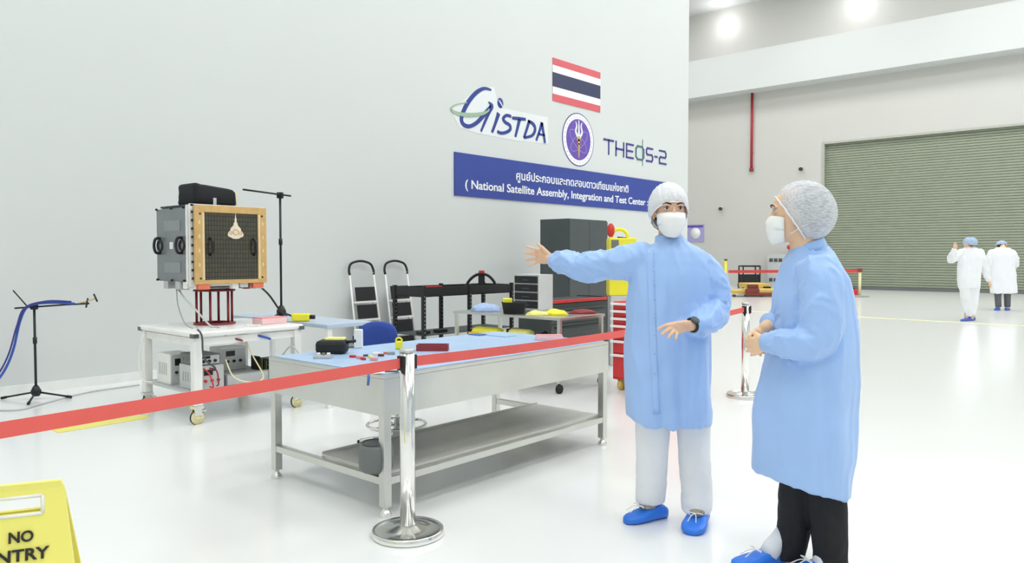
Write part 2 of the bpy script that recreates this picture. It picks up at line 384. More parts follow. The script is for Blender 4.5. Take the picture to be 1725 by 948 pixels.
# brush lettered logo: strokes traced as real ribbons on the wall
S2 = 3.269
def q(x, y): return wp(740+x/S2, 80+y/S2)
def ppm(x, y): a = q(x, y); b = q(x, y+10); return (a[1]-b[1])/10     # wall metres per step of the sketch grid
t = thing('wall_logo', 'blue brush lettered wall logo with a green orbit ring left of the flag', 'logo', (WX, q(320, 400)[0], q(320, 500)[1]))
plate([q(*p) for p in [(62, 330), (120, 300), (215, 222), (300, 218), (330, 330), (598, 385), (598, 530), (420, 512), (200, 470), (110, 440), (75, 372)]][::-1], 0, .004).build('backing_film', 'film', t)
mb = MB(); k = .0  # strokes
def st(pts, wd, mb=mb, d0=.004, d1=.012, smooth=True):
    s = ppm(*pts[len(pts)//2]); W_ = [w_*s*1.35 for w_ in (wd if isinstance(wd, (list, tuple)) else [wd, wd])]
    ribbon(mb, [q(*p) for p in pts], W_, d0, d1, smooth)
st([(284, 234), (245, 226), (205, 246), (165, 290), (134, 345), (120, 392), (132, 424), (165, 434), (207, 412), (245, 370), (275, 335), (283, 322)], [8, 18, 20, 18, 16, 20, 14])
st([(286, 325), (262, 380), (228, 462)], [22, 14, 9])
st([(268, 300), (286, 318), (284, 338), (262, 352)], [4, 16, 14, 4], d0=.012, d1=.015)
mb.build('letter_g', 'logo_blue', t)
for nme, strokes in (('letter_i', [([(325, 362), (308, 415), (289, 467)], [20, 14, 12])]),
    ('letter_s', [([(394, 380), (368, 374), (350, 392), (362, 412), (386, 428), (388, 452), (364, 468), (336, 471), (318, 462)], [12, 14, 14, 12])]),
    ('letter_t', [([(400, 388), (438, 392), (474, 396)], [12, 14, 12]), ([(440, 396), (430, 440), (417, 492)], [18, 14, 11])]),
    ('letter_d', [([(494, 402), (480, 450), (464, 497)], [15, 13, 11]), ([(486, 405), (514, 420), (526, 450), (510, 484), (466, 497)], [12, 15, 13, 10])]),
    ('letter_a', [([(564, 414), (550, 460), (532, 512)], [16, 12, 10]), ([(562, 414), (572, 470), (580, 526)], [16, 13, 12]), ([(544, 476), (562, 480), (580, 484)], [9, 9])])):
    mb2 = MB()
    for pts, wd in strokes: st(pts, wd, mb2)
    mb2.build(nme, 'logo_blue', t)
mb2 = MB(); cxp, cyp = 168, 338
st([(cxp+104*math.cos(a), cyp+34*math.sin(a)) for a in [PI*.0+i*PI/9 for i in range(0, 14)]], [5, 14, 17, 12, 5, 4], mb2, .012, .016)
mb2.build('orbit_ring', 'logo_green', t)
yy, zz = q(335, 306); r_ = ppm(335, 306)*29; mb2 = MB(); mb2.ell((WX+.005, yy, zz), (.012, r_*.85, r_)); mb2.build('globe_dot', 'logo_blue', t)
mb2 = MB(); st([(322, 290), (334, 306), (346, 330)], [2, 6, 2], mb2, .016, .021); mb2.build('globe_glint', 'sign_white', t)
# round emblem
yc_, zc_ = wp(974, 235.4); ry_ = (wp(1000.6, 236)[0]-wp(947.4, 235)[0])/2; rz_ = (wp(974, 191)[1]-wp(974, 280)[1])/2; R0 = (ry_+rz_)/2
t = thing('wall_emblem', 'round white and purple emblem with a golden torch on the left wall', 'emblem', (WX, yc_, zc_-R0))
def disc(nme, r, mm, d0, d1, n=48):
    plate([(yc_+r*math.cos(2*PI*i/n), zc_+r*math.sin(2*PI*i/n)) for i in range(n)], d0, d1).build(nme, mm, t)
disc('rim', R0, 'purple_dark', 0, .006); disc('white_disc', R0*.965, 'sign_white', .006, .008); disc('purple_disc', R0*.77, 'purple', .008, .011)
def e_(x, y): return (yc_+R0*x, zc_+R0*y)
mb2 = MB()
ribbon(mb2, [e_(0, -.68), e_(0, -.3), e_(0, .1)], [.05*R0, .1*R0, .14*R0], .011, .02)
ribbon(mb2, [e_(-.14, .02), e_(0, -.02), e_(.14, .02)], .07*R0, .011, .02)
ribbon(mb2, [e_(-.1, -.16), e_(.1, -.16)], .05*R0, .011, .02, False)
mb2.build('torch', 'gold', t)
mb2 = MB()
for sx_ in (-1, 0, 1):
    ribbon(mb2, [e_(.04*sx_, .08), e_(.2*sx_, .28), e_(.14*sx_, .5), e_(.2*sx_, .66 if sx_ else .74)], [.1*R0, .09*R0, .07*R0, .02*R0], .011, .019)
mb2.build('flame', 'sign_white', t)
mb2 = MB()
for an, A_, B_ in ((.6, .62, .24), (-.6, .62, .24)):
    pp = [(A_*math.cos(2*PI*i/24), B_*math.sin(2*PI*i/24)-.05) for i in range(25)]
    ribbon(mb2, [e_(x*math.cos(an)-y*math.sin(an), x*math.sin(an)+y*math.cos(an)-.02) for x, y in pp], .018*R0, .011, .014)
mb2.build('orbit_lines', 'lavender', t)
# dots of lettering around the rim, thin dashes
mb2 = MB()
for i in range(30):
    a0 = 2*PI*i/30; ribbon(mb2, [e_(.84*math.cos(a0), .84*math.sin(a0)), e_(.89*math.cos(a0), .89*math.sin(a0))], .03*R0, .008, .01, False)
mb2.build('rim_dashes', 'lavender', t)
# square block lettering
ya = wp(1016, 250)[0]; yb = wp(1122.5, 265)[0]; zt = wp(1018, 233)[1]; zb = wp(1018, 259.5)[1]
t = thing('wall_lettering', 'dark blue square block lettering on the wall right of the round emblem', 'lettering', (WX, (ya+yb)/2, zb))
cells = [('T', 0, 1), ('H', 1.12, 2), ('E', 2.15, 2.95), ('O', 3.1, 4.05), ('S', 4.2, 5.0), ('-', 5.12, 5.5), ('2', 5.62, 6.5)]
G_ = {'T': [[(0, 1), (1, 1)], [(.5, 1), (.5, 0)]], 'H': [[(0, 0), (0, 1)], [(1, 0), (1, 1)], [(0, .5), (1, .5)]], 'E': [[(1, 1), (0, 1), (0, 0), (1, 0)], [(0, .5), (.9, .5)]],
      'O': [[(.2, 1), (.8, 1), (1, .8), (1, .2), (.8, 0), (.2, 0), (0, .2), (0, .8), (.2, 1)]], 'S': [[(1, 1), (.15, 1), (0, .85), (0, .62), (.12, .5), (.88, .5), (1, .38), (1, .15), (.85, 0), (0, 0)]],
      '-': [[(0, .45), (1, .45)]], '2': [[(0, 1), (.85, 1), (1, .85), (1, .62), (.88, .5), (.15, .5), (0, .38), (0, 0), (1, 0)]]}
names = {'-': 'dash', '2': 'digit_two'}
for ch, c0, c1 in cells:
    mb2 = MB(); hh = zt-zb; ww = .125*hh
    for strk in G_[ch]:
        P = [(ya+(yb-ya)*(c0+.07+(c1-c0-.14)*x)/6.5, zb+hh*(.06+.88*y)) for x, y in strk]
        for i in range(len(P)-1):
            dx = P[i+1][0]-P[i][0]; dy = P[i+1][1]-P[i][1]; L_ = math.hypot(dx, dy); ex = ww/2/L_
            ribbon(mb2, [(P[i][0]-dx*ex, P[i][1]-dy*ex), (P[i+1][0]+dx*ex, P[i+1][1]+dy*ex)], ww, .0, .01+.0004*i, False)
    mb2.build(names.get(ch, 'letter_'+ch.lower()), 'logo_teal' if ch == 'O' else 'purple_dark', t)
mb2 = MB(); cy_ = ya+(yb-ya)*3.85/6.5; hh = zt-zb; ribbon(mb2, [(cy_, zb-.35*hh), (cy_, zt+.45*hh)], .02*hh, 0, .012, False); mb2.build('needle_line', 'logo_teal', t)

# ------------------------------------------------------------------ stainless worktable
TX0, TX1, TY0, TY1, TZ = -4.135, -3.033, 2.45, 4.50, .745
t = thing('stainless_worktable', 'large stainless steel worktable with a deep apron and blue top in the foreground', 'table', ((TX0+TX1)/2, (TY0+TY1)/2, 0))
m = MB(); m.box((TX0, TY0, TZ-.02), (TX1, TY1, TZ)); m.build('tabletop', 'steel', t, .003)
for a, b in (((TX1-.012, TY0, TZ-.215), (TX1, TY1, TZ-.02)), ((TX0, TY0, TZ-.215), (TX0+.012, TY1, TZ-.02)), ((TX0+.012, TY0, TZ-.215), (TX1-.012, TY0+.012, TZ-.02)), ((TX0+.012, TY1-.012, TZ-.215), (TX1-.012, TY1, TZ-.02))):
    B(a, b).build('apron', 'steel', t, .002)
for lx in (TX0+.03, TX1-.03):
    for ly in (TY0+.03, TY1-.03):
        lg = B((lx-.024, ly-.024, .05), (lx+.024, ly+.024, TZ-.02)).build('leg', 'steel', t, .003)
        f = MB(); f.lathe((lx, ly, 0), [(.0, 0), (.034, 0), (.034, .012), (.02, .03), (.014, .035), (.014, .055), (0, .055)], 20); f.build('levelling_foot', 'chrome', lg)
for a, b in (((TX1-.05, TY0+.05, .165), (TX1-.01, TY1-.05, .205)),):
    B(a, b).build('rail', 'steel', t, .003)
for ly in (TY0+.03, TY1-.03):
    B((TX0+.05, ly-.02, .165), (TX1-.05, ly+.02, .205)).build('rail', 'steel', t, .003)
m = MB(); m.box((TX1-.62, TY0+.05, .206), (TX1-.05, TY1-.05, .222)); m.box((TX1-.625, TY0+.05, .195), (TX1-.62, TY1-.05, .235))
m.build('lower_shelf', 'steel_matte', t, .002)
m = B((TX0+.02, TY0+.02, TZ), (TX1-.02, TY1-.02, TZ+.004)); mo = m.build('worktop_mat', 'mat_blue', None); tag(mo, 'pale blue rubber mat covering the stainless worktable top', 'mat')
TT = TZ+.004
def tp(px, py, dz=0): return fl(px, py, TT+dz)
# disc lying against the leg on the lower shelf
c = fl(634, 792, .224); t = thing('grey_drum', 'dark grey round drum on the lower shelf of the worktable', 'drum', c)
MB().lathe(c, [(0, 0), (.075, 0), (.09, .02), (.095, .07), (.09, .13), (.07, .15), (0, .15)], 32).build('body', 'grey_dark', t)
MB().torus(c+V((0, 0, .148)), (1, 0, 0), (0, 1, 0), .072, .006).build('rim', 'charcoal', t)
# toolbox with yellow lid
def on_table(px, py): return tp(px, py)
c = tp(556, 597); t = thing('tool_case', 'black soft tool case with a yellow top at the left end of the worktable', 'case', c)
def rbox(c, sx, sy, sz, a=0):
    """box standing at c, rotated by a"""
    u = V((math.cos(a), math.sin(a), 0)); v = V((-math.sin(a), math.cos(a), 0)); return MB().obox(V(c)+V((0, 0, sz/2)), u*sx/2, v*sy/2, V((0, 0, sz/2)))
AV = YAW
rbox(c+Fh*.06, .19, .13, .085, AV).build('body', 'black_matte', t, .025)
rbox(c+Fh*.06+V((0, 0, .085))+Rt*.02, .12, .07, .015, AV).build('lid', 'yellow_pale', t, .004)
MB().tube([c+Fh*.05+Rt*.08+V((0, 0, .07)), c+Fh*.05+Rt*.15+V((0, 0, .08))], .01).build('handle', 'black', t)
c = tp(545, 603); t = thing('small_parts_tray', 'small grey metal parts tray in front of the black tool case', 'tray', c)
rbox(c, .11, .07, .02, AV).build('tray', 'alu', t, .004)
for i in range(3): MB().cyl(c+Rt*(-.03+.03*i)+V((0, 0, .02)), c+Rt*(-.03+.03*i)+V((0, 0, .032)), .011).build('part', 'steel_dark' if i % 2 else 'white', t)
c = tp(604, 586); t = thing('white_adapter', 'upright white power adapter on the worktable before the blue chair', 'adapter', c)
rbox(c, .055, .04, .125, AV).build('body', 'white', t, .006)
rbox(c-Rt*.032+V((0, 0, .03)), .008, .03, .05, AV).build('switch', 'black', t)
MB().tube(fillet([c-Fh*.01-Rt*.02+V((0, 0, .008)), c-Rt*.08-Fh*.02+V((0, 0, .008)), c-Rt*.16+Fh*.02+V((0, 0, .008))]), .005, 8).build('cord', 'charcoal', t)
c = tp(672, 588); t = thing('warning_tag', 'bright yellow lock shaped tag standing on the worktable', 'tag', c)
rbox(c, .05, .03, .055, AV).build('body', 'yellow', t, .01)
MB().torus(c+V((0, 0, .055)), Rt, V((0, 0, 1)), .02, .006, a0=0, a1=PI).build('shackle', 'yellow', t)
c = tp(729, 590); t = thing('red_tray', 'dark red open tray on the worktable right of the front post', 'tray', c)
m = MB(); m.add(rbox(c, .2, .09, .01, AV).v, rbox(c, 1, 1, 1).f)
for s_ in (-1, 1):
    for k_, (u_, h_) in enumerate(((Rt*.098, Fh*.045), (Fh*.043, Rt*.1))):
        m.obox(c+u_*s_+V((0, 0, .02)), (Rt*.004 if k_ == 0 else Fh*.004), h_, V((0, 0, .02)))
m.build('tray', 'red_dark', t)
rbox(c+V((0, 0, .012)), .17, .06, .02, AV).build('liner', 'pink', t, .004)
c = tp(925, 572); t = thing('pink_box', 'flat clear pink box at the far end of the worktable', 'box', c)
rbox(c, .2, .1, .03, AV).build('base', 'clear_pink', t, .005); rbox(c+V((0, 0, .03)), .19, .09, .006, AV).build('lid', 'pink', t)
c = tp(648, 626); t = thing('paper_sheet', 'white paper sheet with a dark clip at the near corner of the worktable', 'paper', c)
rbox(c, .15, .09, .003, AV+.5).build('sheet', 'white', t); rbox(c+Rt*.04-Fh*.02+V((0, 0, .003)), .07, .02, .006, AV+.3).build('clip', 'charcoal', t)
c = tp(623, 622)
t = thing('blue_strap', 'blue strap hanging over the worktable edge near the front post', 'strap', c)
MB().tube(fillet([c+V((-.12, .02, .006)), c+V((-.02, -.0, .012)), wx(621, 633, TX1+.012), wx(620, 648, TX1+.012)]), .007, 8).build('strap', 'mat_edge', t)
# scattered components between tape and mat
comp = [('red', .025), ('pink', .03), ('charcoal', .02), ('yellow_pale', .026), ('white', .03), ('brown_red', .024), ('orange', .022), ('grey', .03)]
spots = [(594, 602), (606, 604), (616, 600), (625, 603), (634, 598), (642, 600), (650, 596), (659, 597), (612, 606), (630, 607)]
lab = {'red': 'small red part', 'pink': 'small pink part', 'charcoal': 'small dark grey part', 'yellow_pale': 'small pale yellow part', 'white': 'small white part', 'brown_red': 'small brown part', 'orange': 'small orange part', 'grey': 'small grey part'}
for i, (px, py) in enumerate(spots):
    cc, s_ = comp[i % len(comp)]; c = tp(px, py)
    m = rbox(c, s_*1.5, s_*.8, s_*.6, AV+random.uniform(-1, 1)); o = m.build('small_part', cc, None, .003)
    where = 'at the back of the scatter on the worktable' if i < 8 else 'at the front of the scatter beside the red belt'
    tag(o, lab[cc]+' '+where, 'part', 'small parts scattered on the worktable')
for (px, py, sx_, sy_, lab_) in ((840, 565, .25, .12, 'dark blue folded sheet at the rear edge of the worktable'), (806, 564, .12, .1, 'smaller blue folded sheet left of the larger one on the worktable')):
    o = rbox(tp(px, py), sx_, sy_, .006, 0).build('folded_sheet', 'mat_edge' if sx_ < .2 else 'mat_blue', None, .002); tag(o, lab_, 'sheet')

# ------------------------------------------------------------------ posts and belts
def stanchion(c, label, slots, s=1.0):
    c = V(c); t = thing('barrier_post', label, 'barrier post', c)
    MB().lathe(c, [(0, 0), (.172*s, 0), (.176*s, .008), (.174*s, .03), (.168*s, .034), (.155*s, .026), (.09*s, .034), (.05*s, .05), (.035, .055), (0, .055)], 48).build('base', 'chrome', t)
    MB().cyl(c+V((0, 0, .045)), c+V((0, 0, .895)), .037 if s == 1 else .03, n=36).build('pole', 'chrome', t)
    MB().lathe(c+V((0, 0, .895)), [(0, 0), (.039, 0), (.039, .012), (.034, .017), (0, .017)], 32).build('top_cap', 'alu', t)
    for d in slots:
        d = V(d).normalized(); u = d.cross(V((0, 0, 1)))
        MB().obox(c+d*.038+V((0, 0, .845)), d*.012, u*.02, V((0, 0, .035))).build('belt_clip', 'black', t, .003)
    return t
P1 = V((-2.777, 2.387, 0)); P2 = V((-3.077, 6.911, 0))
Lend = fl(-60, 729, .855); Lend.z = 0
P0 = P1+(Lend-P1)*1.05; P0.z = 0
stanchion(P1, 'polished steel barrier post with round base at the corner of the worktable', [P0-P1, P2-P1])
stanchion(P2, 'polished steel barrier post standing between the two people in blue', [P1-P2, Rt-Fh*.3])
stanchion(P0, 'polished steel barrier post at the left end of the foreground belt', [P1-P0])
def belt(a, b, label, sag=.0, w_=.05, m='belt', twist=0, n=16, name='barrier_belt'):
    a = V(a); b = V(b); d = (b-a); nrm = V((-d.y, d.x, 0)).normalized(); mb = MB(); rings = []
    for i in range(n+1):
        f = i/n; p = a+d*f-V((0, 0, sag*4*f*(1-f))); th = twist*f
        u = V((0, 0, math.cos(th)))+nrm*math.sin(th); k = nrm*math.cos(th)-V((0, 0, math.sin(th)))
        rings.append([p-u*w_/2-k*.0008, p+u*w_/2-k*.0008, p+u*w_/2+k*.0008, p-u*w_/2+k*.0008])
    mb.loft(rings, False); return tag(mb.build(name, m, None), label, 'belt')
d01 = (P0-P1).normalized(); d12 = (P2-P1).normalized()
belt(P1+d01*.05+V((0, 0, .845)), P0-d01*.05+V((0, 0, .845)), 'wide red belt running left from the front barrier post past the worktable', .0)
belt(P1+d12*.05+V((0, 0, .845)), P2-d12*.05+V((0, 0, .845)), 'red belt running from the front barrier post behind the person in the blue gown', .035)

# ------------------------------------------------------------------ no entry sign
c = atd(38, 1213, 2.2); c.z = 0
ang = YAW+PI/2-math.radians(67)
t = thing('floor_sign', 'yellow folding NO ENTRY floor sign in the lower left corner', 'sign', c, ang)
def sign_panel(tilt, back):
    Rm = Matrix.Rotation(tilt, 3, 'X'); hgt = .70; mb = MB(); th = .012
    ow = [(-.205, 0), (.205, 0), (.122, hgt-.03), (.112, hgt), (-.112, hgt), (-.122, hgt-.03)]; cy = hgt-.065; 
    hole = [(-.06, cy-.02), (.06, cy-.02), (.06, cy+.02), (-.06, cy+.02)]
    # outline with slot: four quads around the hole
    xo = lambda z: .205-(.205-.122)*z/(hgt-.03)
    rects = [[(-xo(0), 0), (xo(0), 0), (xo(cy-.02), cy-.02), (-xo(cy-.02), cy-.02)],
             [(-xo(cy-.02), cy-.02), (-.06, cy-.02), (-.06, cy+.02), (-xo(cy+.02), cy+.02)],
             [(.06, cy-.02), (xo(cy-.02), cy-.02), (xo(cy+.02), cy+.02), (.06, cy+.02)],
             [(-xo(cy+.02), cy+.02), (xo(cy+.02), cy+.02), (.122, hgt-.03), (.112, hgt), (-.112, hgt), (-.122, hgt-.03)]]
    sh_ = V((0, back, 0))
    for r_ in rects: mb.prism([Rm@V((x, 0, z))+sh_ for x, z in r_], Rm@V((0, th, 0)))
    return mb, Rm, sh_
mb, Rm, s_ = sign_panel(-.2, -.14); fp = mb.build('front_panel', 'sign_yellow', t, 0, True)
mb2, _, _ = sign_panel(.2, .13); mb2.build('back_panel', 'sign_yellow', t, 0, True)
mb = MB()
def sp(x, z, d=0): return Rm@V((x, -d, z))+s_
rim = [(-.066, .609), (.066, .609), (.066, .661), (-.066, .661)]
for i in range(4):
    a = rim[i]; b = rim[(i+1) % 4]; mb.tube([sp(*a, .0), sp(*b, .0)], .005, 8)
mb.build('handle_rim', 'white', t, 0, True)
def sign_text(nme, body, xa, xb, za, zb_):
    me = text_mesh(body, .002, .022); xs = [v.co.x for v in me.vertices]; ys = [v.co.y for v in me.vertices]
    a0, a1, b0, b1 = min(xs), max(xs), min(ys), max(ys); mb = MB()
    mb.add([sp(xa+(v.co.x-a0)/(a1-a0)*(xb-xa), za+(v.co.y-b0)/(b1-b0)*(zb_-za), .003+v.co.z) for v in me.vertices], [tuple(p.vertices) for p in me.polygons])
    mb.build(nme, 'ink', fp, 0, True)
sign_text('lettering', 'NO', -.018, .044, .532, .564)
sign_text('lettering', 'ENTRY', -.072, .085, .479, .513)

# ------------------------------------------------------------------ satellite cart
CX0, CX1, CY0, CY1 = -6.88, -5.85, 2.80, 3.82
t = thing('equipment_cart', 'white wheeled equipment cart carrying the satellite', 'cart', ((CX0+CX1)/2, (CY0+CY1)/2, 0))
m = MB(); m.box((CX0, CY0, .705), (CX1, CY1, .75)); m.build('top', 'white_gloss', t, .015)
for a, b in (((CX1-.05, CY0-.004, .70), (CX1+.006, CY0+.05, .735)), ((CX0-.006, CY0-.004, .70), (CX0+.05, CY0+.05, .735)), ((CX1-.05, CY1-.05, .70), (CX1+.006, CY1+.004, .735))):
    B(a, b).build('corner_clamp', 'steel_dark', t, .004)
for lx in (CX0+.05, CX1-.05):
    for ly in (CY0+.05, CY1-.05):
        lg = B((lx-.035, ly-.035, .15), (lx+.035, ly+.035, .705)).build('leg', 'white', t, .006)
        w_ = MB(); w_.cyl((lx-.012, ly-.0, .055), (lx+.012, ly, .055), .055, n=24); w_.cyl((lx-.02, ly, .055), (lx+.02, ly, .055), .03, n=16)
        ca = w_.build('caster', 'cream', t)
        MB().torus((lx, ly, .055), (0, 1, 0), (0, 0, 1), .05, .011, 24, 8).build('tyre', 'rubber', ca)
        k_ = MB(); k_.box((lx-.026, ly-.03, .07), (lx-.02, ly+.03, .13)); k_.box((lx+.02, ly-.03, .07), (lx+.026, ly+.03, .13)); k_.box((lx-.04, ly-.04, .125), (lx+.04, ly+.04, .15)); k_.box((lx-.02, ly+.03, .1), (lx+.02, ly+.07, .11))
        k_.build('fork', 'chrome', ca)
B((CX0+.03, CY0+.03, .235), (CX1-.03, CY1-.03, .255)).build('lower_shelf', 'grey_light', t)
m = MB()
for ly in (CY0+.05, CY1-.05): m.beam((CX0+.05, ly, .665), (CX1-.05, ly, .665), .03, .06)
for lx in (CX0+.05, CX1-.05): m.beam((lx, CY0+.05, .665), (lx, CY1-.05, .665), .03, .06)
m.build('top_frame', 'white', t)
SZ = .256
def gear(x, y, sx, sy, sz, m_, label, z=SZ, knobs='black', name='instrument_box', dial=True, fr='grey_light'):
    t = thing(name, label, 'instrument', (x, y, z))
    B((x-sx/2, y-sy/2, z), (x+sx/2, y+sy/2, z+sz)).build('case', m_, t, .005)
    B((x+sx/2, y-sy/2+.01, z+.01), (x+sx/2+.004, y+sy/2-.01, z+sz-.01)).build('front_panel', fr, t)
    if dial:
        for i in range(3):
            yy = y-sy/2+sy*(i+1)/4; MB().cyl((x+sx/2+.004, yy, z+sz*.4), (x+sx/2+.02, yy, z+sz*.4), min(.012, sz*.16), n=12).build('knob', knobs, t)
        B((x+sx/2+.004, y-sy*.3, z+sz*.62), (x+sx/2+.006, y+sy*.05, z+sz*.85)).build('display', 'black', t)
    m = MB()
    for i in range(5): m.box((x-sx*.3+i*sx*.13, y-sy/2-.001, z+sz*.3), (x-sx*.3+i*sx*.13+.006, y-sy/2, z+sz*.7))
    m.build('vents', 'charcoal', t)
    return t
gear(-6.1, 2.99, .34, .22, .2, 'grey_light', 'pale bench power supply at the left of the lower cart shelf', knobs='red')
gear(-6.12, 2.99, .3, .2, .09, 'grey_dark', 'grey instrument stacked on the pale power supply under the cart', z=SZ+.201)
gear(-6.55, 2.97, .26, .2, .26, 'white', 'white instrument at the back left of the lower cart shelf', knobs='black')
gear(-6.2, 3.35, .42, .4, .1, 'grey', 'wide grey metal chassis in the middle of the lower cart shelf', dial=False)
gear(-6.3, 3.33, .2, .24, .2, 'white', 'white square unit standing on the wide grey chassis', z=SZ+.101, knobs='black')
gear(-6.15, 3.66, .36, .17, .13, 'steel_dark', 'dark steel box at the right of the lower cart shelf', dial=False, fr='grey')
gear(-6.12, 3.66, .2, .15, .05, 'black', 'small black unit on top of the dark steel box', z=SZ+.131, dial=False, fr='black_matte')
t = thing('circuit_stack', 'green and black circuit boards resting on the grey chassis', 'circuit boards', (-6.08, 3.5, SZ+.101))
for i in range(4): B((-6.15, 3.47+.02*i, SZ+.101), (-6.0, 3.475+.02*i, SZ+.101+.12-.015*i)).build('board', 'green_board' if i % 2 else 'black', t)
def cable(pts, r, m, label, name='cable', k=6):
    return tag(MB().tube(fillet(pts, k), r, 8).build(name, m, None), label, 'cable')
cable([(-5.83, 2.83, .775), (-5.80, 2.85, .72), (-5.79, 2.86, .55), (-5.85, 2.98, .45), (-5.905, 3.0, .42)], .008, 'charcoal', 'dark cable looping over the near corner of the cart')
cable([(-5.9, 3.1, .5), (-5.86, 3.15, .35), (-5.84, 3.3, .29), (-5.86, 3.42, .32), (-5.9, 3.35, .5), (-5.95, 3.3, .66)], .006, 'cream', 'cream cable looping in front of the boards under the cart')
cable([(-5.9, 3.6, .35), (-5.84, 3.72, .3), (-5.82, 3.76, .45), (-5.86, 3.7, .56), (-5.98, 3.68, .47)], .006, 'grey_light', 'light grey cable looping beside the right cart leg')
cable([(-5.92, 2.92, .44), (-5.84, 2.93, .40), (-5.82, 2.95, .3), (-5.9, 2.96, .29)], .006, 'red', 'red lead plugged into the pale power supply')
cable([(-5.92, 2.97, .44), (-5.86, 3.0, .42), (-5.83, 3.0, .32), (-5.9, 3.02, .29)], .006, 'red_dark', 'dark red lead beside the red one under the cart')
cable([(-6.7, 2.78, .68), (-6.72, 2.74, .5), (-6.68, 2.74, .3), (-6.6, 2.80, .27)], .006, 'white', 'white cable hanging at the back left of the cart')
cable([(-5.95, 3.12, .69), (-5.88, 3.2, .66), (-5.9, 3.26, .64)], .009, 'red_dark', 'short dark red hose under the cart top')
cable([(-5.9, 3.38, .68), (-5.86, 3.44, .66), (-5.88, 3.5, .64)], .01, 'blue', 'short blue hose under the cart top')
tag(rbox((-6.02, 3.42, .751), .12, .07, .01, AV).build('cloth_wipe', 'white', None, .004), 'folded white wipe on the cart below the satellite', 'wipe')
c = V((-6.12, 3.64, .751)); t = thing('pink_case', 'flat clear pink plastic case on the right of the cart top', 'case', c)
rbox(c, .17, .25, .05, 0).build('base', 'clear_pink', t, .006); rbox(c+V((0, 0, .05)), .16, .24, .01, 0).build('lid', 'pink', t, .003)

# red pedestal
PC = V((-6.47, 3.30, .751)); PZ = 1.06
t = thing('pedestal_stand', 'dark red round cage pedestal under the satellite', 'stand', PC)
for nme, z_ in (('lower_ring', .751), ('upper_ring', PZ-.014)):
    MB().lathe((PC.x, PC.y, z_), [(.13, 0), (.178, 0), (.178, .014), (.13, .014), (.13, 0)], 40).build(nme, 'red_dark', t)
for i in range(6):
    a = 2*PI*i/6+.35; p = PC+V((math.cos(a)*.155, math.sin(a)*.155, 0))
    MB().cyl((p.x, p.y, .765), (p.x, p.y, PZ-.014), .011, n=12).build('rod', 'red_dark', t)
# satellite
SX1 = -6.14; SX0 = -6.78; SY0 = 2.97; SY1 = 3.63; SZ0 = 1.12; SZ1 = 1.79
t = thing('satellite', 'boxy satellite with a gold framed front panel and royal style crest on the cart', 'satellite', (PC.x, PC.y, PZ))
MB().lathe((PC.x, PC.y, PZ), [(0, 0), (.15, 0), (.15, .03), (.13, .035), (.13, .075), (0, .075)], 40).build('adapter_ring', 'alu', t)
B((SX0, SY0+.01, SZ0+.02), (SX1-.05, SY1-.01, SZ1-.01)).build('bus_body', 'charcoal', t, .004)
B((SX1-.07, SY0-.02, SZ0-.02), (SX1-.055, SY1+.01, SZ1+.01)).build('edge_plate', 'white', t)
# gold frame
m = MB(); fw = .085
for a, b in (((SX1-.03, SY0, SZ0), (SX1, SY0+fw, SZ1)), ((SX1-.03, SY1-fw, SZ0), (SX1, SY1, SZ1)), ((SX1-.03, SY0+fw, SZ0), (SX1, SY1-fw, SZ0+.035)), ((SX1-.03, SY0+fw, SZ1-.06), (SX1, SY1-fw, SZ1))): m.box(a, b)
gf = m.build('gold_frame', 'gold', t, .003)
m = MB()
for yy in (SY0+.045, SY1-.045):
    for zz in (SZ0+.05, SZ1-.075): m.cyl((SX1, yy, zz), (SX1+.003, yy, zz), .009, n=12)
m.build('bolt_holes', 'black', gf)
for yy in (SY0+.072, SY1-.072): B((SX1, yy-.009, SZ0+.04), (SX1+.003, yy+.009, SZ1-.065)).build('frame_strip', 'gold_light', gf)
for i in range(4):
    z_ = SZ0+.15+i*.12
    for yy in (SY0+.037, SY1-.037): B((SX1, yy-.007, z_), (SX1+.002, yy+.007, z_+.03)).build('label_patch', 'gold_light', gf)
sp_ = B((SX1-.02, SY0+fw, SZ0+.035), (SX1-.008, SY1-fw, SZ1-.06)).build('solar_panel', 'solar', t)
m = MB()
for yy in (SY0+.135, SY1-.125):
    m.tube(fillet([(SX1-.008, yy, 1.37), (SX1+.03, yy, 1.39), (SX1+.035, yy, 1.44), (SX1+.03, yy, 1.49), (SX1-.008, yy, 1.51)], 5), .012, 10)
m.build('grab_handles', 'black', sp_)
# crest
m = MB(); cy_ = 3.335; cz = 1.59
def cr(pts): m.prism([(SX1-.006, cy_+y, cz+z) for y, z in pts], (.006, 0, 0))
half = [(.0, .145), (.004, .105), (.010, .085), (.007, .070), (.016, .055), (.020, .035), (.034, .022), (.046, .008), (.050, -.01), (.064, -.022), (.074, -.045), (.066, -.062), (.045, -.068), (.03, -.078), (.0, -.082)]
cr(half+[(-y, z) for y, z in half[-2:0:-1]])
m.build('crest', 'crest', sp_)
m = MB()
m.torus((SX1+.001, cy_, cz-.022), (0, 1, 0), (0, 0, 1), .024, .004, 20, 6)
for sg in (-1, 1): m.torus((SX1+.001, cy_+sg*.045, cz-.03), (0, 1, 0), (0, 0, 1), .012, .003, 14, 6)
m.build('crest_rings', 'gold', sp_)
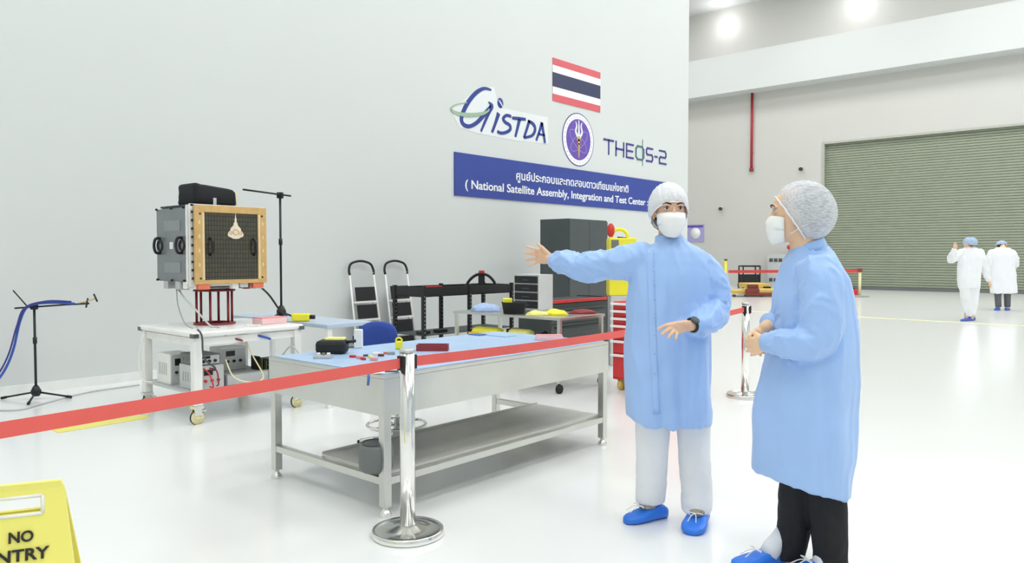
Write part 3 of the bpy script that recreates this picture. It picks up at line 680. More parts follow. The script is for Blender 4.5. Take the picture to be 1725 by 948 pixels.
# left side panel (faces the camera side, y = SY0)
sd = B((SX0-.02, SY0-.03, SZ0+.02), (SX1-.10, SY0-.005, SZ1-.02)).build('side_panel', 'panel_grey', t, .003)
for z_ in (1.26, 1.62): B((SX0+.13, SY0-.034, z_-.045), (SX1-.2, SY0-.03, z_+.045)).build('raised_plate', 'panel_grey_light', sd)
B((SX0+.24, SY0-.034, 1.42), (SX0+.3, SY0-.03, 1.48)).build('label_plate', 'white', sd)
for xx in (SX0+.05, SX1-.17):
    MB().tube(fillet([(xx, SY0-.03, 1.385), (xx, SY0-.07, 1.39), (xx, SY0-.085, 1.45), (xx, SY0-.07, 1.51), (xx, SY0-.03, 1.515)], 5), .012, 10).build('grab_handle', 'black', sd)
    MB().torus((xx, SY0-.035, 1.45), (1, 0, 0), (0, 0, 1), .045, .009, 20, 8).build('handle_ring', 'black', sd)
m = MB()
for i in range(9): m.box((SX1-.05, SY0-.01, SZ0+.04+i*.07), (SX1-.032, SY0+.0, SZ0+.06+i*.07))
for xx in (SX0, SX0+.28, SX1-.13):
    for z_ in (SZ0+.03, SZ1-.02): m.cyl((xx, SY0-.045, z_), (xx, SY0-.03, z_), .01, n=10)
m.build('stud_row', 'black', t)
B((SX1-.1, SY0-.032, SZ0), (SX1-.085, SY0, SZ1)).build('edge_rail', 'white_gloss', t)
random.seed(3); cols = ['alu', 'red_dark', 'grey_light', 'white', 'steel_dark', 'alu']
for i in range(14):
    xx = SX0+.04+random.random()*.55; yy = SY0-.02+random.random()*.05 if i < 7 else SY0+.3+random.random()*.33
    if i >= 7: xx = SX1-.09+random.random()*.04
    s1 = .02+random.random()*.02; B((xx-s1, yy-s1, SZ0-.035-random.random()*.02), (xx+s1, yy+s1, SZ0+.022)).build('connector', cols[i % 6], t, .003)
for yy in (SY0+.03, SY1-.13): B((SX1-.06, yy, SZ0-.045), (SX1-.005, yy+.1, SZ0)).build('red_tag_cover', 'orange', t, .004)
for i in range(16): B((SX0+.02+i*.037, SY0-.01, SZ1-.01), (SX0+.03+i*.037, SY0+.02, SZ1+.006)).build('top_stud', 'charcoal', t)
# black cover bag on the satellite
c = V((-6.42, 3.22, SZ1+.012))
b_ = MB(); rings = []
for (z_, sx_, sy_) in ((0, .165, .185), (.02, .175, .195), (.08, .17, .19), (.14, .168, .188), (.158, .16, .18), (.166, .14, .16)):
    rr = []
    for j in range(40):
        a = 2*PI*(j+.5)/40; cx_, sy2 = [math.copysign(abs(q_)**.18, q_) for q_ in (math.cos(a), math.sin(a))]
        n_ = noise.noise(V((a*2.3, z_*14, 1)))*.014; rr.append(V((c.x+cx_*(sx_+n_), c.y+sy2*(sy_+n_), c.z+z_+noise.noise(V((cx_*2, sy2*2, 3)))*.016*(z_ > .1)+(-.02*sy2 if z_ > .1 else 0))))
    rings.append(rr)
b_.loft(rings); t = thing('cover_bag', 'black soft cover bag over an instrument on top of the satellite', 'cover', c)
b_.build('bag', 'black_cloth', t)
rbox(c+V((.1, .2, .01)), .05, .03, .12).build('side_strip', 'cream', t, .004)
rbox(c+V((.17, -.02, 0)), .02, .03, .06).build('front_tag', 'alu', t, .002)
cable([(-6.2, 3.6, 1.08), (-6.15, 3.66, 1.0), (-6.2, 3.8, .85), (-6.3, 3.93, .8), (-6.45, 4.0, .79)], .009, 'black', 'black cable drooping from the satellite to the microphone stand')
cable([(-6.5, 2.97, 1.1), (-6.3, 2.95, 1.0), (-6.2, 3.0, .9), (-6.15, 3.1, .765), (-6.05, 3.13, .76)], .008, 'grey_light', 'pale cable drooping from the satellite to the cart top')
cable([(-6.45, 2.95, 1.1), (-6.32, 2.9, .95), (-6.2, 2.9, .80), (-6.1, 2.92, .76)], .005, 'grey', 'thin grey wire beside the pale drooping cable')

# ------------------------------------------------------------------ bench behind the cart
pc = fl(626, 541, .75); BX1, BY1 = pc.x, pc.y; BX0, BY0 = -7.3, 3.90
t = thing('side_bench', 'blue topped bench behind the satellite cart', 'bench', ((BX0+BX1)/2, (BY0+BY1)/2, 0))
B((BX0, BY0, .715), (BX1, BY1, .75)).build('top', 'bench_top', t, .004)
for lx in (BX0+.04, BX1-.04):
    for ly in (BY0+.04, BY1-.04): B((lx-.025, ly-.025, 0), (lx+.025, ly+.025, .715)).build('leg', 'white', t, .003)
B((BX0+.065, BY1-.05, .2), (BX1-.065, BY1-.03, .24)).build('rail', 'white', t)
c = fl(507, 541, .751); t = thing('yellow_tool', 'yellow power tool with black ends on the bench by the cart', 'tool', c)
MB().obox(c+V((0, 0, .038)), Rt*.085, Fh*.03, V((0, 0, .036))).build('body', 'yellow', t, .015)
MB().cyl(c+Rt*.085+V((0, 0, .04)), c+Rt*.13+V((0, 0, .04)), .02, n=14).build('nose', 'black', t)

# mic stands
def mic_stand(c, H_, boom, label, leg=.33, legang=(0.3, 2.4, 4.5), hubz=.1, extra=None):
    c = V(c); t = thing('microphone_stand', label, 'stand', c)
    MB().cyl(c+V((0, 0, hubz-.02)), c+V((0, 0, H_)), .011, n=12).build('pole', 'black', t)
    MB().cyl(c+V((0, 0, H_*.6)), c+V((0, 0, H_*.6+.06)), .018, n=12).build('clutch', 'black', t)
    MB().lathe(c+V((0, 0, hubz-.04)), [(0, 0), (.03, 0), (.045, .03), (.045, .05), (.02, .1), (0, .1)], 16).build('hub', 'black', t)
    for a in legang:
        d = V((math.cos(a), math.sin(a), 0)); l_ = MB().tube([c+V((0, 0, hubz)), c+d*leg*.9+V((0, 0, .02))], .009, 10).build('leg', 'black', t)
        MB().cyl(c+d*leg*.86+V((0, 0, .022)), c+d*leg+V((0, 0, .013)), .013, n=10).build('foot', 'rubber', l_)
    MB().obox(c+V((0, 0, H_)), Rt*.03, Fh*.02, V((0, 0, .03))).build('boom_joint', 'black', t, .008)
    MB().tube(boom, .0085, 10).build('boom_arm', 'black', t)
    return t
c = fl(474, 537, .751); D_ = (c-CAM).dot(Fh)
top = atd(472, 329, D_)
mic_stand(c, top.z-.751, [atd(409, 319, D_-.25), atd(490, 330, D_+.05)], 'black boom microphone stand on the bench beside the satellite', .13, (.8, 2.9, 5.0), .07)
c = fl(61, 672); D_ = (c-CAM).dot(Fh); top = atd(52, 516, D_)
ms = mic_stand(c, top.z, [atd(25, 519, D_), atd(112, 513, D_), atd(150, 511, D_)], 'black boom microphone stand on the floor by the left wall', .32, (YAW+.1, YAW+3.2, YAW-1.2), .07)
for a, b, r_ in (((145, 518), (148, 502), .008), ((158, 495), (164, 508), .008), ((22, 489), (46, 516), .006)):
    MB().tube([atd(*a, D_), atd(*b, D_)], r_).build('boom_clip', 'black', ms)
MB().tube([atd(130, 512, D_), atd(160, 503, D_)], .006).build('brass_rod', 'gold', ms)
cable([atd(125, 511, D_-.02), atd(80, 510, D_-.03), atd(48, 516, D_-.03), atd(34, 540, D_-.03), atd(22, 590, D_-.05), atd(5, 628, D_-.1), atd(-25, 665, D_-.2)], .011, 'blue', 'blue cable hanging from the left microphone stand')
cable([atd(120, 508, D_-.02), atd(80, 507, D_-.05), atd(42, 518, D_-.06), atd(28, 550, D_-.06), atd(15, 595, D_-.08), atd(-3, 630, D_-.12), atd(-32, 665, D_-.2)], .008, 'purple_dark', 'second darker blue cable beside the blue one on the left stand')
cable([fl(-30, 690, .01), fl(30, 690, .01), fl(70, 680, .01), fl(150, 660, .01), fl(235, 648, .01)], .008, 'grey_light', 'pale cable lying on the floor along the left wall')

# ------------------------------------------------------------------ step ladders leaning on the wall
def ladder(yc_, label):
    w_ = .44
    t = thing('step_ladder', label, 'ladder', (x0+.30, yc_, 0))
    lean = math.atan(.20/1.13)
    def L(x, z, off=0): return V((-z*math.tan(lean)+off, x, z))
    for s in (-1, 1):
        MB().tube([L(s*w_/2, 0.01), L(s*w_/2*.92, 1.13)], .013, 10).build('side_rail', 'white', t, 0, True)
        MB().tube([L(s*(w_/2-.045), .01, -.05), L(s*(w_/2*.92-.04), .9, -.04)], .010, 10).build('rear_leg', 'grey_light', t, 0, True)
    pts = [L(-w_/2*.92, 1.10), L(-w_/2*.94, 1.17), L(-w_/2*.72, 1.255), L(0, 1.29), L(w_/2*.72, 1.255), L(w_/2*.94, 1.17), L(w_/2*.92, 1.10)]
    MB().tube(fillet(pts, 6), .016, 12).build('grip', 'black_matte', t, 0, True)
    for i, z in enumerate((.13, .36, .60, .84)):
        m = MB(); m.obox(L(0, z, .03), V((0, w_/2-.055, 0)), V((-math.sin(lean), 0, math.cos(lean)))*.095, V((.008, 0, 0)))
        tr = m.build('tread', 'black_matte', t, .004, True)
        m = MB(); m.obox(L(0, z-.11, .03), V((0, w_/2-.02, 0)), V((0, 0, .011)), V((.012, 0, 0))); m.build('tread_edge', 'white', tr, 0, True)
    return t
la = ladder(wx(611, 500, x0+.12).y, 'folded white step ladder with black treads, the one nearer the satellite')
lb = ladder(wx(669, 500, x0+.12).y, 'folded white step ladder with black treads, the one nearer the black rack')

# ------------------------------------------------------------------ blue stool chair behind the table
c = V((-4.0, 3.34, 0)); t = thing('work_chair', 'blue backed swivel work chair with a foot ring behind the worktable', 'chair', c)
for i in range(5):
    a = 2*PI*i/5+.2; d = V((math.cos(a), math.sin(a), 0)); lg = MB().tube([c+V((0, 0, .12)), c+d*.25+V((0, 0, .09))], [.02, .014], 10).build('base_leg', 'chrome', t)
    n_ = d.cross(V((0, 0, 1))); k_ = MB()
    for s in (-1, 1): k_.cyl(c+d*.26+V((0, 0, .028))+n_*.008*s, c+d*.26+V((0, 0, .028))+n_*.026*s, .027, n=16)
    k_.cyl(c+d*.26+V((0, 0, .03)), c+d*.26+V((0, 0, .095)), .008, n=8); k_.build('caster', 'black', lg)
MB().cyl(c+V((0, 0, .08)), c+V((0, 0, .43)), .025, n=16).build('column', 'chrome', t)
fr_r = MB(); fr_r.torus(c+V((0, 0, .2)), (1, 0, 0), (0, 1, 0), .2, .011, 32, 8)
for i in range(4):
    a = 2*PI*i/4; fr_r.tube([c+V((0, 0, .2)), c+V((math.cos(a)*.2, math.sin(a)*.2, .2))], .007, 8)
fr_r.build('foot_ring', 'chrome', t)
MB().lathe(c+V((0, 0, .43)), [(0, 0), (.18, 0), (.2, .02), (.195, .05), (.16, .065), (0, .065)], 32).build('seat', 'chair_blue', t)
bc = atd(637, 566, 5.85)
rings = []
bd = (V((bc.x, bc.y, 0))-V((c.x, c.y, 0))).normalized(); bn = Rt
m = MB(); nb = 24
def backring(o, sc_):
    return [bc+bn*(math.copysign(abs(math.cos(2*PI*j/nb))**.8, math.cos(2*PI*j/nb))*.155*sc_)+V((0, 0, 1))*(math.copysign(abs(math.sin(2*PI*j/nb))**.8, math.sin(2*PI*j/nb))*.115*sc_)+Fh*(o+.06*(math.cos(2*PI*j/nb)*.155*sc_/.155)**2*-.6) for j in range(nb)]
m.loft([backring(.03, .6), backring(.028, .9), backring(.015, 1), backring(-.005, 1), backring(-.02, .92), backring(-.026, .6)])
m.build('backrest', 'chair_blue', t)
MB().tube(fillet([c+V((0, 0, .425)), c+bd*.2+V((0, 0, .42)), V((bc.x, bc.y, .55))+Fh*.04, V((bc.x, bc.y, bc.z))+Fh*.035]), .014, 10).build('back_bar', 'black', t)

# ------------------------------------------------------------------ black rack
RX1, RX0, RY0, RY1 = -7.0, -7.55, 6.29, 7.95
t = thing('black_rack', 'low black open rack with perforated posts against the left wall', 'rack', ((RX0+RX1)/2, (RY0+RY1)/2, 0))
ymid = wx(791, 520, RX1).y
for xx, yy in ((RX1, RY0), (RX1, ymid), (RX1, RY1), (RX0, RY0), (RX0, ymid), (RX0, RY1)):
    p_ = B((xx-.022, yy-.022, 0), (xx+.022, yy+.022, .985)).build('post', 'black', t, .002)
    h_ = MB()
    for i in range(14): z_ = .2+i*.05; h_.cyl((xx+.0221, yy, z_), (xx+.0235, yy, z_), .006, n=8)
    h_.build('holes', 'grey_light', p_)
m = MB(); m.box((RX1-.012, RY0+.022, .86), (RX1+.012, RY1-.022, .965)); m.box((RX0-.012, RY0+.022, .86), (RX0+.012, RY1-.022, .965))
m.box((RX0+.022, RY0-.012, .86), (RX1-.022, RY0+.012, .965)); m.box((RX0+.022, RY1-.012, .86), (RX1-.022, RY1+.012, .965)); m.build('top_frame', 'black', t)
B((RX0, RY0, .845), (RX1, RY1, .86)).build('top_shelf', 'black_matte', t)
B((RX0, RY0, .355), (RX1, RY1, .37)).build('lower_shelf', 'charcoal', t)
for yy in (RY0+.1, RY0+.4): tag(rbox((RX1-.12, yy, .371), .1, .16, .04).build('small_box', 'black', None, .005), 'small black box on the lower rack shelf, %s' % ('near the left post' if yy < 6.5 else 'further from the left post'), 'box')
tag(rbox((RX1-.06, RY0+.22, .966), .02, .3, .012).build('red_strip', 'red', None, .002), 'thin red strip along the top frame of the black rack', 'strip')
D_ = (V((-7.2, 7.7, 0))-CAM).dot(Fh)
t = thing('arched_holder', 'black arched holder with a red top knob on the black rack', 'holder', V((-7.27, 7.62, .861)))
cc = atd(840, 492, D_); cc = V((-7.27, 7.62, .95))
m = MB(); m.tube(fillet([cc+Rt*-.21+V((0, 0, -.06)), cc+Rt*-.19+V((0, 0, .04)), cc+Rt*-.1+V((0, 0, .13)), cc+V((0, 0, .16)), cc+Rt*.1+V((0, 0, .13)), cc+Rt*.18+V((0, 0, .04)), cc+Rt*.2+V((0, 0, -.06))]), .02, 12)
m.build('arch', 'black', t); MB().obox(cc+V((0, 0, .04)), Rt*.045, Fh*.015, V((0, 0, .11))).build('centre_post', 'black_matte', t, .005)
rbox(cc+V((0, 0, .172)), .08, .04, .035, AV).build('knob', 'red', t, .006)

# ------------------------------------------------------------------ trolley
pn = fl(943.5, 536, .75); QX1, QY0 = pn.x, pn.y; QX0 = QX1-1.5; QY1 = fl(1014.4, 528, .75).y
t = thing('steel_trolley', 'grey steel trolley behind the worktable loaded with tools and gloves', 'trolley', ((QX0+QX1)/2, (QY0+QY1)/2, 0))
B((QX0, QY0, .725), (QX1, QY1, .75)).build('top', 'steel', t, .003)
B((QX0+.03, QY0+.03, .42), (QX1-.03, QY1-.03, .435)).build('lower_shelf', 'steel', t)
for xx in (QX0+.03, QX1-.03):
    for yy in (QY0+.03, QY1-.03):
        lg = B((xx-.018, yy-.018, .1), (xx+.018, yy+.018, .725)).build('leg', 'steel', t, .002)
        w_ = MB(); w_.cyl((xx-.015, yy, .045), (xx+.015, yy, .045), .045, n=18); w_.cyl((xx, yy, .05), (xx, yy, .1), .012, n=8); w_.build('caster', 'rubber', lg)
QZ = .751
def qp(px, py): return fl(px, py, QZ)
# drawer cabinet standing on the trolley
c = qp(907, 523); t = thing('drawer_cabinet', 'small grey cabinet with four black drawers standing on the steel trolley', 'cabinet', c+V((-.15, .13, 0)))
cw, cdp, chh = .36, .26, .40
B(c+V((-cw, 0.003, 0)), c+V((0, cdp, chh))).build('case', 'grey_light', t, .003)
for i in range(4):
    d_ = B(c+V((-cw+.012, -.008, .02+i*.094)), c+V((-.012, .003, .02+i*.094+.08))).build('drawer', 'black', t, .003)
    B(c+V((-cw/2-.05, -.016, .05+i*.094)), c+V((-cw/2+.05, -.008, .06+i*.094))).build('handle', 'charcoal', d_)
# items on trolley
c = qp(866, 528); t = thing('black_tub', 'black plastic tub with a yellow item on the steel trolley', 'tub', c)
m = MB(); rr = []
for z_, s in ((0, .9), (.11, 1.05), (.115, 1.1), (.12, 1.05), (.118, .98), (.02, .84)):
    rr.append([c+Rt*(.125*s*math.copysign(abs(math.cos(a))**.5, math.cos(a)))+Fh*(.09*s*math.copysign(abs(math.sin(a))**.5, math.sin(a))+.06)+V((0, 0, z_)) for a in [2*PI*j/24 for j in range(24)]])
m.loft(rr); m.build('tub', 'black_matte', t)
c2 = c+Fh*.06+V((0, 0, .03)); rbox(c2-Rt*.07, .1, .08, .13, AV).build('yellow_block', 'yellow', t, .01)
def cloth_lump(name, c, sx_, sy_, sz_, m_, label, cat, seed, an=AV, parent_only=True):
    rings = []
    for i in range(9):
        th_ = PI/2*i/8; rr = []
        for j in range(26):
            a = 2*PI*j/26; k_ = 1+.22*noise.noise(V((math.cos(a)*2+seed, math.sin(a)*2, i*.5)))
            x_ = sx_*math.cos(a)*math.cos(th_)*k_; y_ = sy_*math.sin(a)*math.cos(th_)*k_; z_ = sz_*math.sin(th_)*(1+.3*noise.noise(V((x_*14+seed, y_*14, seed))))
            rr.append(V(c)+V((x_*math.cos(an)-y_*math.sin(an), x_*math.sin(an)+y_*math.cos(an), max(0, z_))))
        rings.append(rr)
    return tag(MB().loft(rings).build(name, m_, None), label, cat)
cloth_lump('blue_bag', qp(818, 524), .17, .1, .085, 'blue_cloth', 'crumpled pale blue bag at the left of the steel trolley', 'bag', 2)
cloth_lump('work_glove', qp(905, 531), .12, .06, .05, 'yellow_pale', 'pale yellow glove on the steel trolley, left of the brighter one', 'glove', 5)
cloth_lump('work_glove', qp(936, 530), .12, .06, .06, 'yellow', 'bright yellow glove on the steel trolley front corner', 'glove', 8)
cloth_lump('red_cloth', qp(982, 528), .14, .05, .05, 'red_dark', 'crumpled dark red cloth at the right end of the steel trolley', 'cloth', 11)
def sp3(px, py): return fl(px, py, .436)
c = V((QX0+.42, QY0+.12, .436)); t = thing('yellow_case', 'yellow hard case on the lower shelf of the steel trolley', 'case', c)
rbox(c, .4, .16, .15, 0).build('case', 'yellow', t, .05); rbox(c+V((0, -.085, .055)), .42, .01, .04, 0).build('seam', 'yellow_ochre', t)
c = V((QX0+.86, QY0+.12, .436)); t = thing('yellow_case', 'paler yellow case beside the first one under the steel trolley', 'case', c)
rbox(c, .36, .16, .16, 0).build('case', 'yellow_pale', t, .05); rbox(c+V((-.09, 0, .0)), .02, .165, .163, 0).build('strap', 'black', t)
c = V((QX0+1.22, QY0+.16, .436)); cloth_lump('black_bag', c, .17, .12, .14, 'black_cloth', 'black soft bag on the lower trolley shelf beside the yellow cases', 'bag', 17, 0)

# ------------------------------------------------------------------ tall black cabinet and tool cabinets
KX1, KY0 = -7.0, 9.31; KX0 = wy(910, 370, KY0).x; KY1 = 10.35
t = thing('tall_cabinet', 'tall charcoal metal cabinet against the left wall under the banner', 'cabinet', ((KX0+KX1)/2, (KY0+KY1)/2, 0))
B((KX0, KY0, .03), (KX1-.02, KY1, 1.94)).build('body', 'charcoal', t, .004)
B((KX1-.02, KY0+.005, .08), (KX1, (KY0+KY1)/2-.003, 1.92)).build('door', 'charcoal', t, .003)
d_ = B((KX1-.02, (KY0+KY1)/2+.003, .08), (KX1, KY1-.005, 1.92)).build('door', 'charcoal', t, .003)
B((KX1, (KY0+KY1)/2+.03, .95), (KX1+.025, (KY0+KY1)/2+.05, 1.1)).build('handle', 'black', d_)
B((KX0+.02, KY0+.02, 0), (KX1-.03, KY1-.02, .03)).build('plinth', 'black', t)
# black tool cabinet with red lip
gx = -5.75; g0 = wx(925, 503, gx).y; g1 = wx(1030, 503, gx).y; gz = wx(980, 502, gx).z
t = thing('tool_cabinet', 'dark tool cabinet with a red top edge in front of the tall cabinet', 'cabinet', (gx-.25, (g0+g1)/2, 0))
B((gx-.5, g0, .08), (gx, g1, gz-.05)).build('body', 'charcoal_dark', t, .006)
B((gx-.02, g0, gz-.045), (gx+.012, g1-.12, gz-.005)).build('top_edge', 'red', t, .004); B((gx-.5, g0, gz-.05), (gx-.02, g1-.12, gz-.012)).build('top', 'charcoal_dark', t)
B((gx-.5, g1-.12, gz-.05), (gx+.01, g1, gz)).build('end_block', 'black', t, .004)
for i in range(3): 
    d_ = B((gx, g0+.03, .12+i*.2), (gx+.008, g1-.15, .3+i*.2)).build('drawer', 'charcoal', t, .003)
    B((gx+.008, g0+.1, .26+i*.2), (gx+.025, g1-.2, .275+i*.2)).build('handle', 'black', d_)
for xx in (gx-.42, gx-.08):
    for yy in (g0+.08, g1-.08): w_ = MB(); w_.cyl((xx-.015, yy, .04), (xx+.015, yy, .04), .04, n=16); w_.build('caster', 'rubber', t)
# red drawer chest on casters
rc = fl(1032, 656); hx = rc.x; hy = rc.y
t = thing('red_tool_chest', 'red wheeled tool chest with pale drawer handles behind the person in blue', 'tool chest', (hx+.32, hy+.25, 0))
B((hx, hy, .11), (hx+.64, hy+.48, .90)).build('body', 'red', t, .006)
tops = [.895, .82, .745, .67, .595, .515, .375]; bots = tops[1:]+[.125]
for za_, zb_ in zip(tops, bots):
    d_ = B((hx+.01, hy-.012, zb_+.008), (hx+.63, hy, za_)).build('drawer', 'red', t, .003)
    B((hx-.012, hy-.036, za_-.03), (hx+.65, hy-.012, za_-.006)).build('handle', 'white', d_, .004)
for xx in (hx+.07, hx+.57):
    for yy in (hy+.06, hy+.42):
        w_ = MB(); w_.cyl((xx-.018, yy, .055), (xx+.018, yy, .055), .055, n=18); k_ = w_.build('caster', 'yellow_ochre', t)
        B((xx-.03, yy-.03, .09), (xx+.03, yy+.03, .11)).build('plate', 'steel_dark', k_)
# yellow machine behind
D_ = 9.4; c = atd(1046, 560, D_); c.z = 0
zt = atd(1040, 401, D_).z; zm = atd(1040, 497, D_).z
t = thing('yellow_machine', 'tall yellow machine with a carrying hoop and red cap beside the tall cabinet', 'machine', c)
rbox(c+V((0, 0, 0)), .3, .3, zm, AV).build('stand', 'grey_light', t, .01)
yb_ = rbox(c+V((0, 0, zm)), .34, .3, zt-zm, AV).build('housing', 'yellow', t, .015)
MB().obox(atd(1036, 411, D_-.156), Rt*.045, Fh*.004, V((0, 0, .05))).build('screen', 'screen_grey', yb_)
MB().torus(atd(1043, 401, D_), Rt, V((0, 0, 1)), .11, .022, a0=0, a1=PI).build('hoop', 'yellow', t)
MB().ell(atd(1029, 388, D_), (.05, .05, .09)).build('cap', 'red', t)
MB().tube([atd(1040, 400, D_-.1), atd(1056, 401, D_-.1)], .012).build('lever', 'black', t)

# ------------------------------------------------------------------ far end of the hall
c = fl(1262, 485); D_ = (c-CAM).dot(Fh); s = D_/FPX
t = thing('black_hand_cart', 'small black wire cart standing far off by the back wall', 'cart', c, YAW)
hw = 14*s; m = MB()
for sx_ in (-1, 1):
    for sy_ in (-1, 1):
        B0 = V((sx_*hw, sy_*.3, 0)); MB().cyl((B0.x, B0.y, .12), (B0.x, B0.y, 37*s), .03, n=8).build('post', 'black', t, 0, True)
        MB().cyl((B0.x-.03, B0.y, .09), (B0.x+.03, B0.y, .09), .09, n=12).build('caster', 'black', t, 0, True)
for sx_ in (-1, 1): m.tube([(sx_*hw, -.3, 37*s), (sx_*hw, .3, 37*s)], .03, 8)
for sy_ in (-1, 1): m.tube([(-hw, sy_*.3, 37*s), (hw, sy_*.3, 37*s)], .03, 8)
m.build('top_rail', 'black', t, 0, True)
B((-hw, -.3, 5*s), (hw, .3, 23*s)).build('bin', 'black_matte', t, .02, True)
c = wy(1308, 477, 31.2); c.z = 0; a = wy(1292, 477, 31.2); zt = wy(1300, 428, 31.2).z
t = thing('electrical_panel', 'grey electrical panel with two rows of meters by the back wall', 'panel', (a.x+.55, 31.5, 0))
B((a.x, 31.2, 0), (a.x+1.1, 31.8, zt)).build('cabinet', 'grey_light', t, .01)
for i in range(3):
    for z_ in (zt-.25, .35): B((a.x+.1+.2*i, 31.18, z_-.07), (a.x+.24+.2*i, 31.2, z_+.07)).build('meter', 'charcoal', t)
MB().cyl((a.x+.8, 31.5, zt), (a.x+.8, 31.5, zt+.25), .03, n=8).build('beacon_pole', 'grey', t); MB().ell((a.x+.8, 31.5, zt+.3), (.08, .08, .09)).build('beacon', 'red', t)
B((a.x+.75, 31.18, 0), (a.x+.78, 31.2, zt-.1)).build('door_seam', 'grey', t)
# transport platform: yellow deck on dark red frame
c = fl(1275, 500); D_ = (c-CAM).dot(Fh); s = D_/FPX
t = thing('transport_dolly', 'low transport dolly with yellow deck and brown red frame far behind', 'dolly', c, YAW)
m = MB(); m.box((-14*s, 0, 7*s), (40*s, .8, 13*s)); m.box((-2*s, .8, 13*s), (36*s, 1.9, 21*s)); m.build('deck', 'yellow_ochre', t, .02, True)
m = MB(); m.box((-20*s, -.1, 2*s), (40*s, .0, 7*s)); m.box((-20*s, -.1, 7*s), (3*s, .0, 14*s)); m.box((-14*s, .0, 13*s), (3*s, .2, 21*s)); m.build('frame', 'brown_red', t, .02, True)
B((-40*s, .2, 5*s), (-14*s, 1.0, 11*s)).build('side_deck', 'yellow_ochre', t, .02, True)
m = MB(); 
for xx in (-38, -18, 8, 34): m.cyl((xx*s, -.06, 2.2*s), (xx*s, .12, 2.2*s), 2.2*s, n=14)
m.build('wheels', 'charcoal', t, 0, True)
m = MB(); m.box((-39*s, -.08, .6*s), (38*s, -.02, 1.6*s)); m.build('base_bar', 'charcoal', t, 0, True)
B((24*s, .7, 13*s), (36*s, .79, 16*s)).build('controller', 'black', t, .01, True)
# far posts and belt
def far_post(c, label, h_=.95):
    t = thing('barrier_post', label, 'barrier post', c)
    MB().lathe(c, [(0, 0), (.3, 0), (.3, .03), (.05, .06), (0, .06)], 20).build('base', 'grey', t)
    MB().cyl(c+V((0, 0, .05)), c+V((0, 0, h_)), .045, n=12).build('pole', 'cream', t); MB().cyl(c+V((0, 0, h_-.12)), c+V((0, 0, h_)), .07, n=12).build('head', 'red_dark', t)
fa = fl(1448, 500); fb = fl(1222, 495)
far_post(fa, 'pale barrier post far behind the person in profile'); 
D_ = (fb-CAM).dot(Fh); t = thing('yellow_bollard', 'slim yellow warning post far behind by the back wall', 'post', fb)
MB().cyl(fb, fb+V((0, 0, 1.2)), .05, n=12).build('post', 'yellow', t); MB().cyl(fb+V((0, 0, 1.2)), fb+V((0, 0, 1.25)), .06, n=12).build('cap', 'charcoal', t)
belt(fb+Rt*.1+V((0, 0, .80)), fa-Rt*.05+V((0, 0, .86)), 'thin red belt strung across the far end of the hall', .0, .1, 'belt_far')
c = fl(1438, 498); t = thing('red_box', 'small red fire equipment box by the far barrier post', 'box', c)
rbox(c, .25, .2, .22, AV).build('box', 'red', t, .02); rbox(c+V((0, 0, .22)), .1, .05, .06, AV).build('grip', 'red_dark', t, .01)

# added round lamps in place of bright spots, to brighten the upper back wall
for px, py, lab_ in ((1221, 41, 'round white lamp added for a bright spot high above the red pipe'), (1446, 3, 'round white lamp added for a bright spot high above the roller shutter')):
    c = wy(px, py, 31.75); t = thing('added_spot_lamp', lab_, 'lamp', V((c.x, 31.99, c.z)))
    MB().cyl((c.x, 31.99, c.z), (c.x, 31.9, c.z), .16).build('mount', 'white', t)
    MB().lathe((c.x, 31.9, c.z), [(.2, 0), (.26, .05), (.24, .14), (.12, .2), (0, .21)], 28, (0, -1, 0)).build('diffuser', 'lamp_face', t)
    ld = bpy.data.lights.new('added_spot_light', 'POINT'); ld.energy = 28; ld.shadow_soft_size = .25
    lo = bpy.data.objects.new('added_spot_light', ld); C.objects.link(lo); lo.location = (c.x, 31.2, c.z)
#PEOPLE#
# ------------------------------------------------------------------ people
def bake(mb, voxel, smooth=2, fac=.6, disp=None):
    """fuse overlapping closed lofts into one continuous skin"""
    me = mb.mesh('tmp', []); o = bpy.data.objects.new('tmp', me); C.objects.link(o)
    r = o.modifiers.new('r', 'REMESH'); r.mode = 'VOXEL'; r.voxel_size = voxel; r.use_smooth_shade = True
    if smooth: s = o.modifiers.new('s', 'SMOOTH'); s.iterations = smooth; s.factor = fac
    dg = bpy.context.evaluated_depsgraph_get(); out = bpy.data.meshes.new_from_object(o.evaluated_get(dg))
    bpy.data.objects.remove(o); bpy.data.meshes.remove(me)
    if disp:
        nn = [V(v.normal) for v in out.vertices]
        for v, n_ in zip(out.vertices, nn):
            d = disp(v.co, n_)
            if d: v.co = v.co+n_*d
    return out
def link_mesh(me, name, m, parent):
    me.name = name; me.materials.clear(); me.materials.append(M[m]); o = bpy.data.objects.new(name, me); C.objects.link(o); o.parent = parent
    me.polygons.foreach_set('use_smooth', [True]*len(me.polygons)); reg(o, None, parent); return o
def sell(a, e): return (math.copysign(abs(math.cos(a))**e, math.cos(a)), math.copysign(abs(math.sin(a))**e, math.sin(a)))
class Person:
    def __init__(s, px, py, label, D=None):
        s.root = fl(px, py); s.D = (s.root-CAM).dot(Fh) if D is None else D
        if D is not None: s.root = atd(px, py, D); s.root.z = 0
        s.t = thing('person', label, 'person', s.root, YAW); s.inv = MW[s.t.name].inverted()
    def L(s, px, py, dd=0.0): return s.inv@atd(px, py, s.D+dd)
    def ring(s, xL, xR, y, h, dd=0.0, yR=None, e=.85, n=40, lo=0, hi=0):
        A = s.L(xL, y, dd); Bq = s.L(xR, y if yR is None else yR, dd); c = (A+Bq)/2; u = (Bq-A)/2; out = []
        for j in range(n):
            cx_, sy_ = sell(2*PI*j/n, e); p = c+u*cx_+V((0, h*sy_, 0)); p.z += (lo if sy_ < 0 else hi)*abs(sy_); out.append(p)
        return out
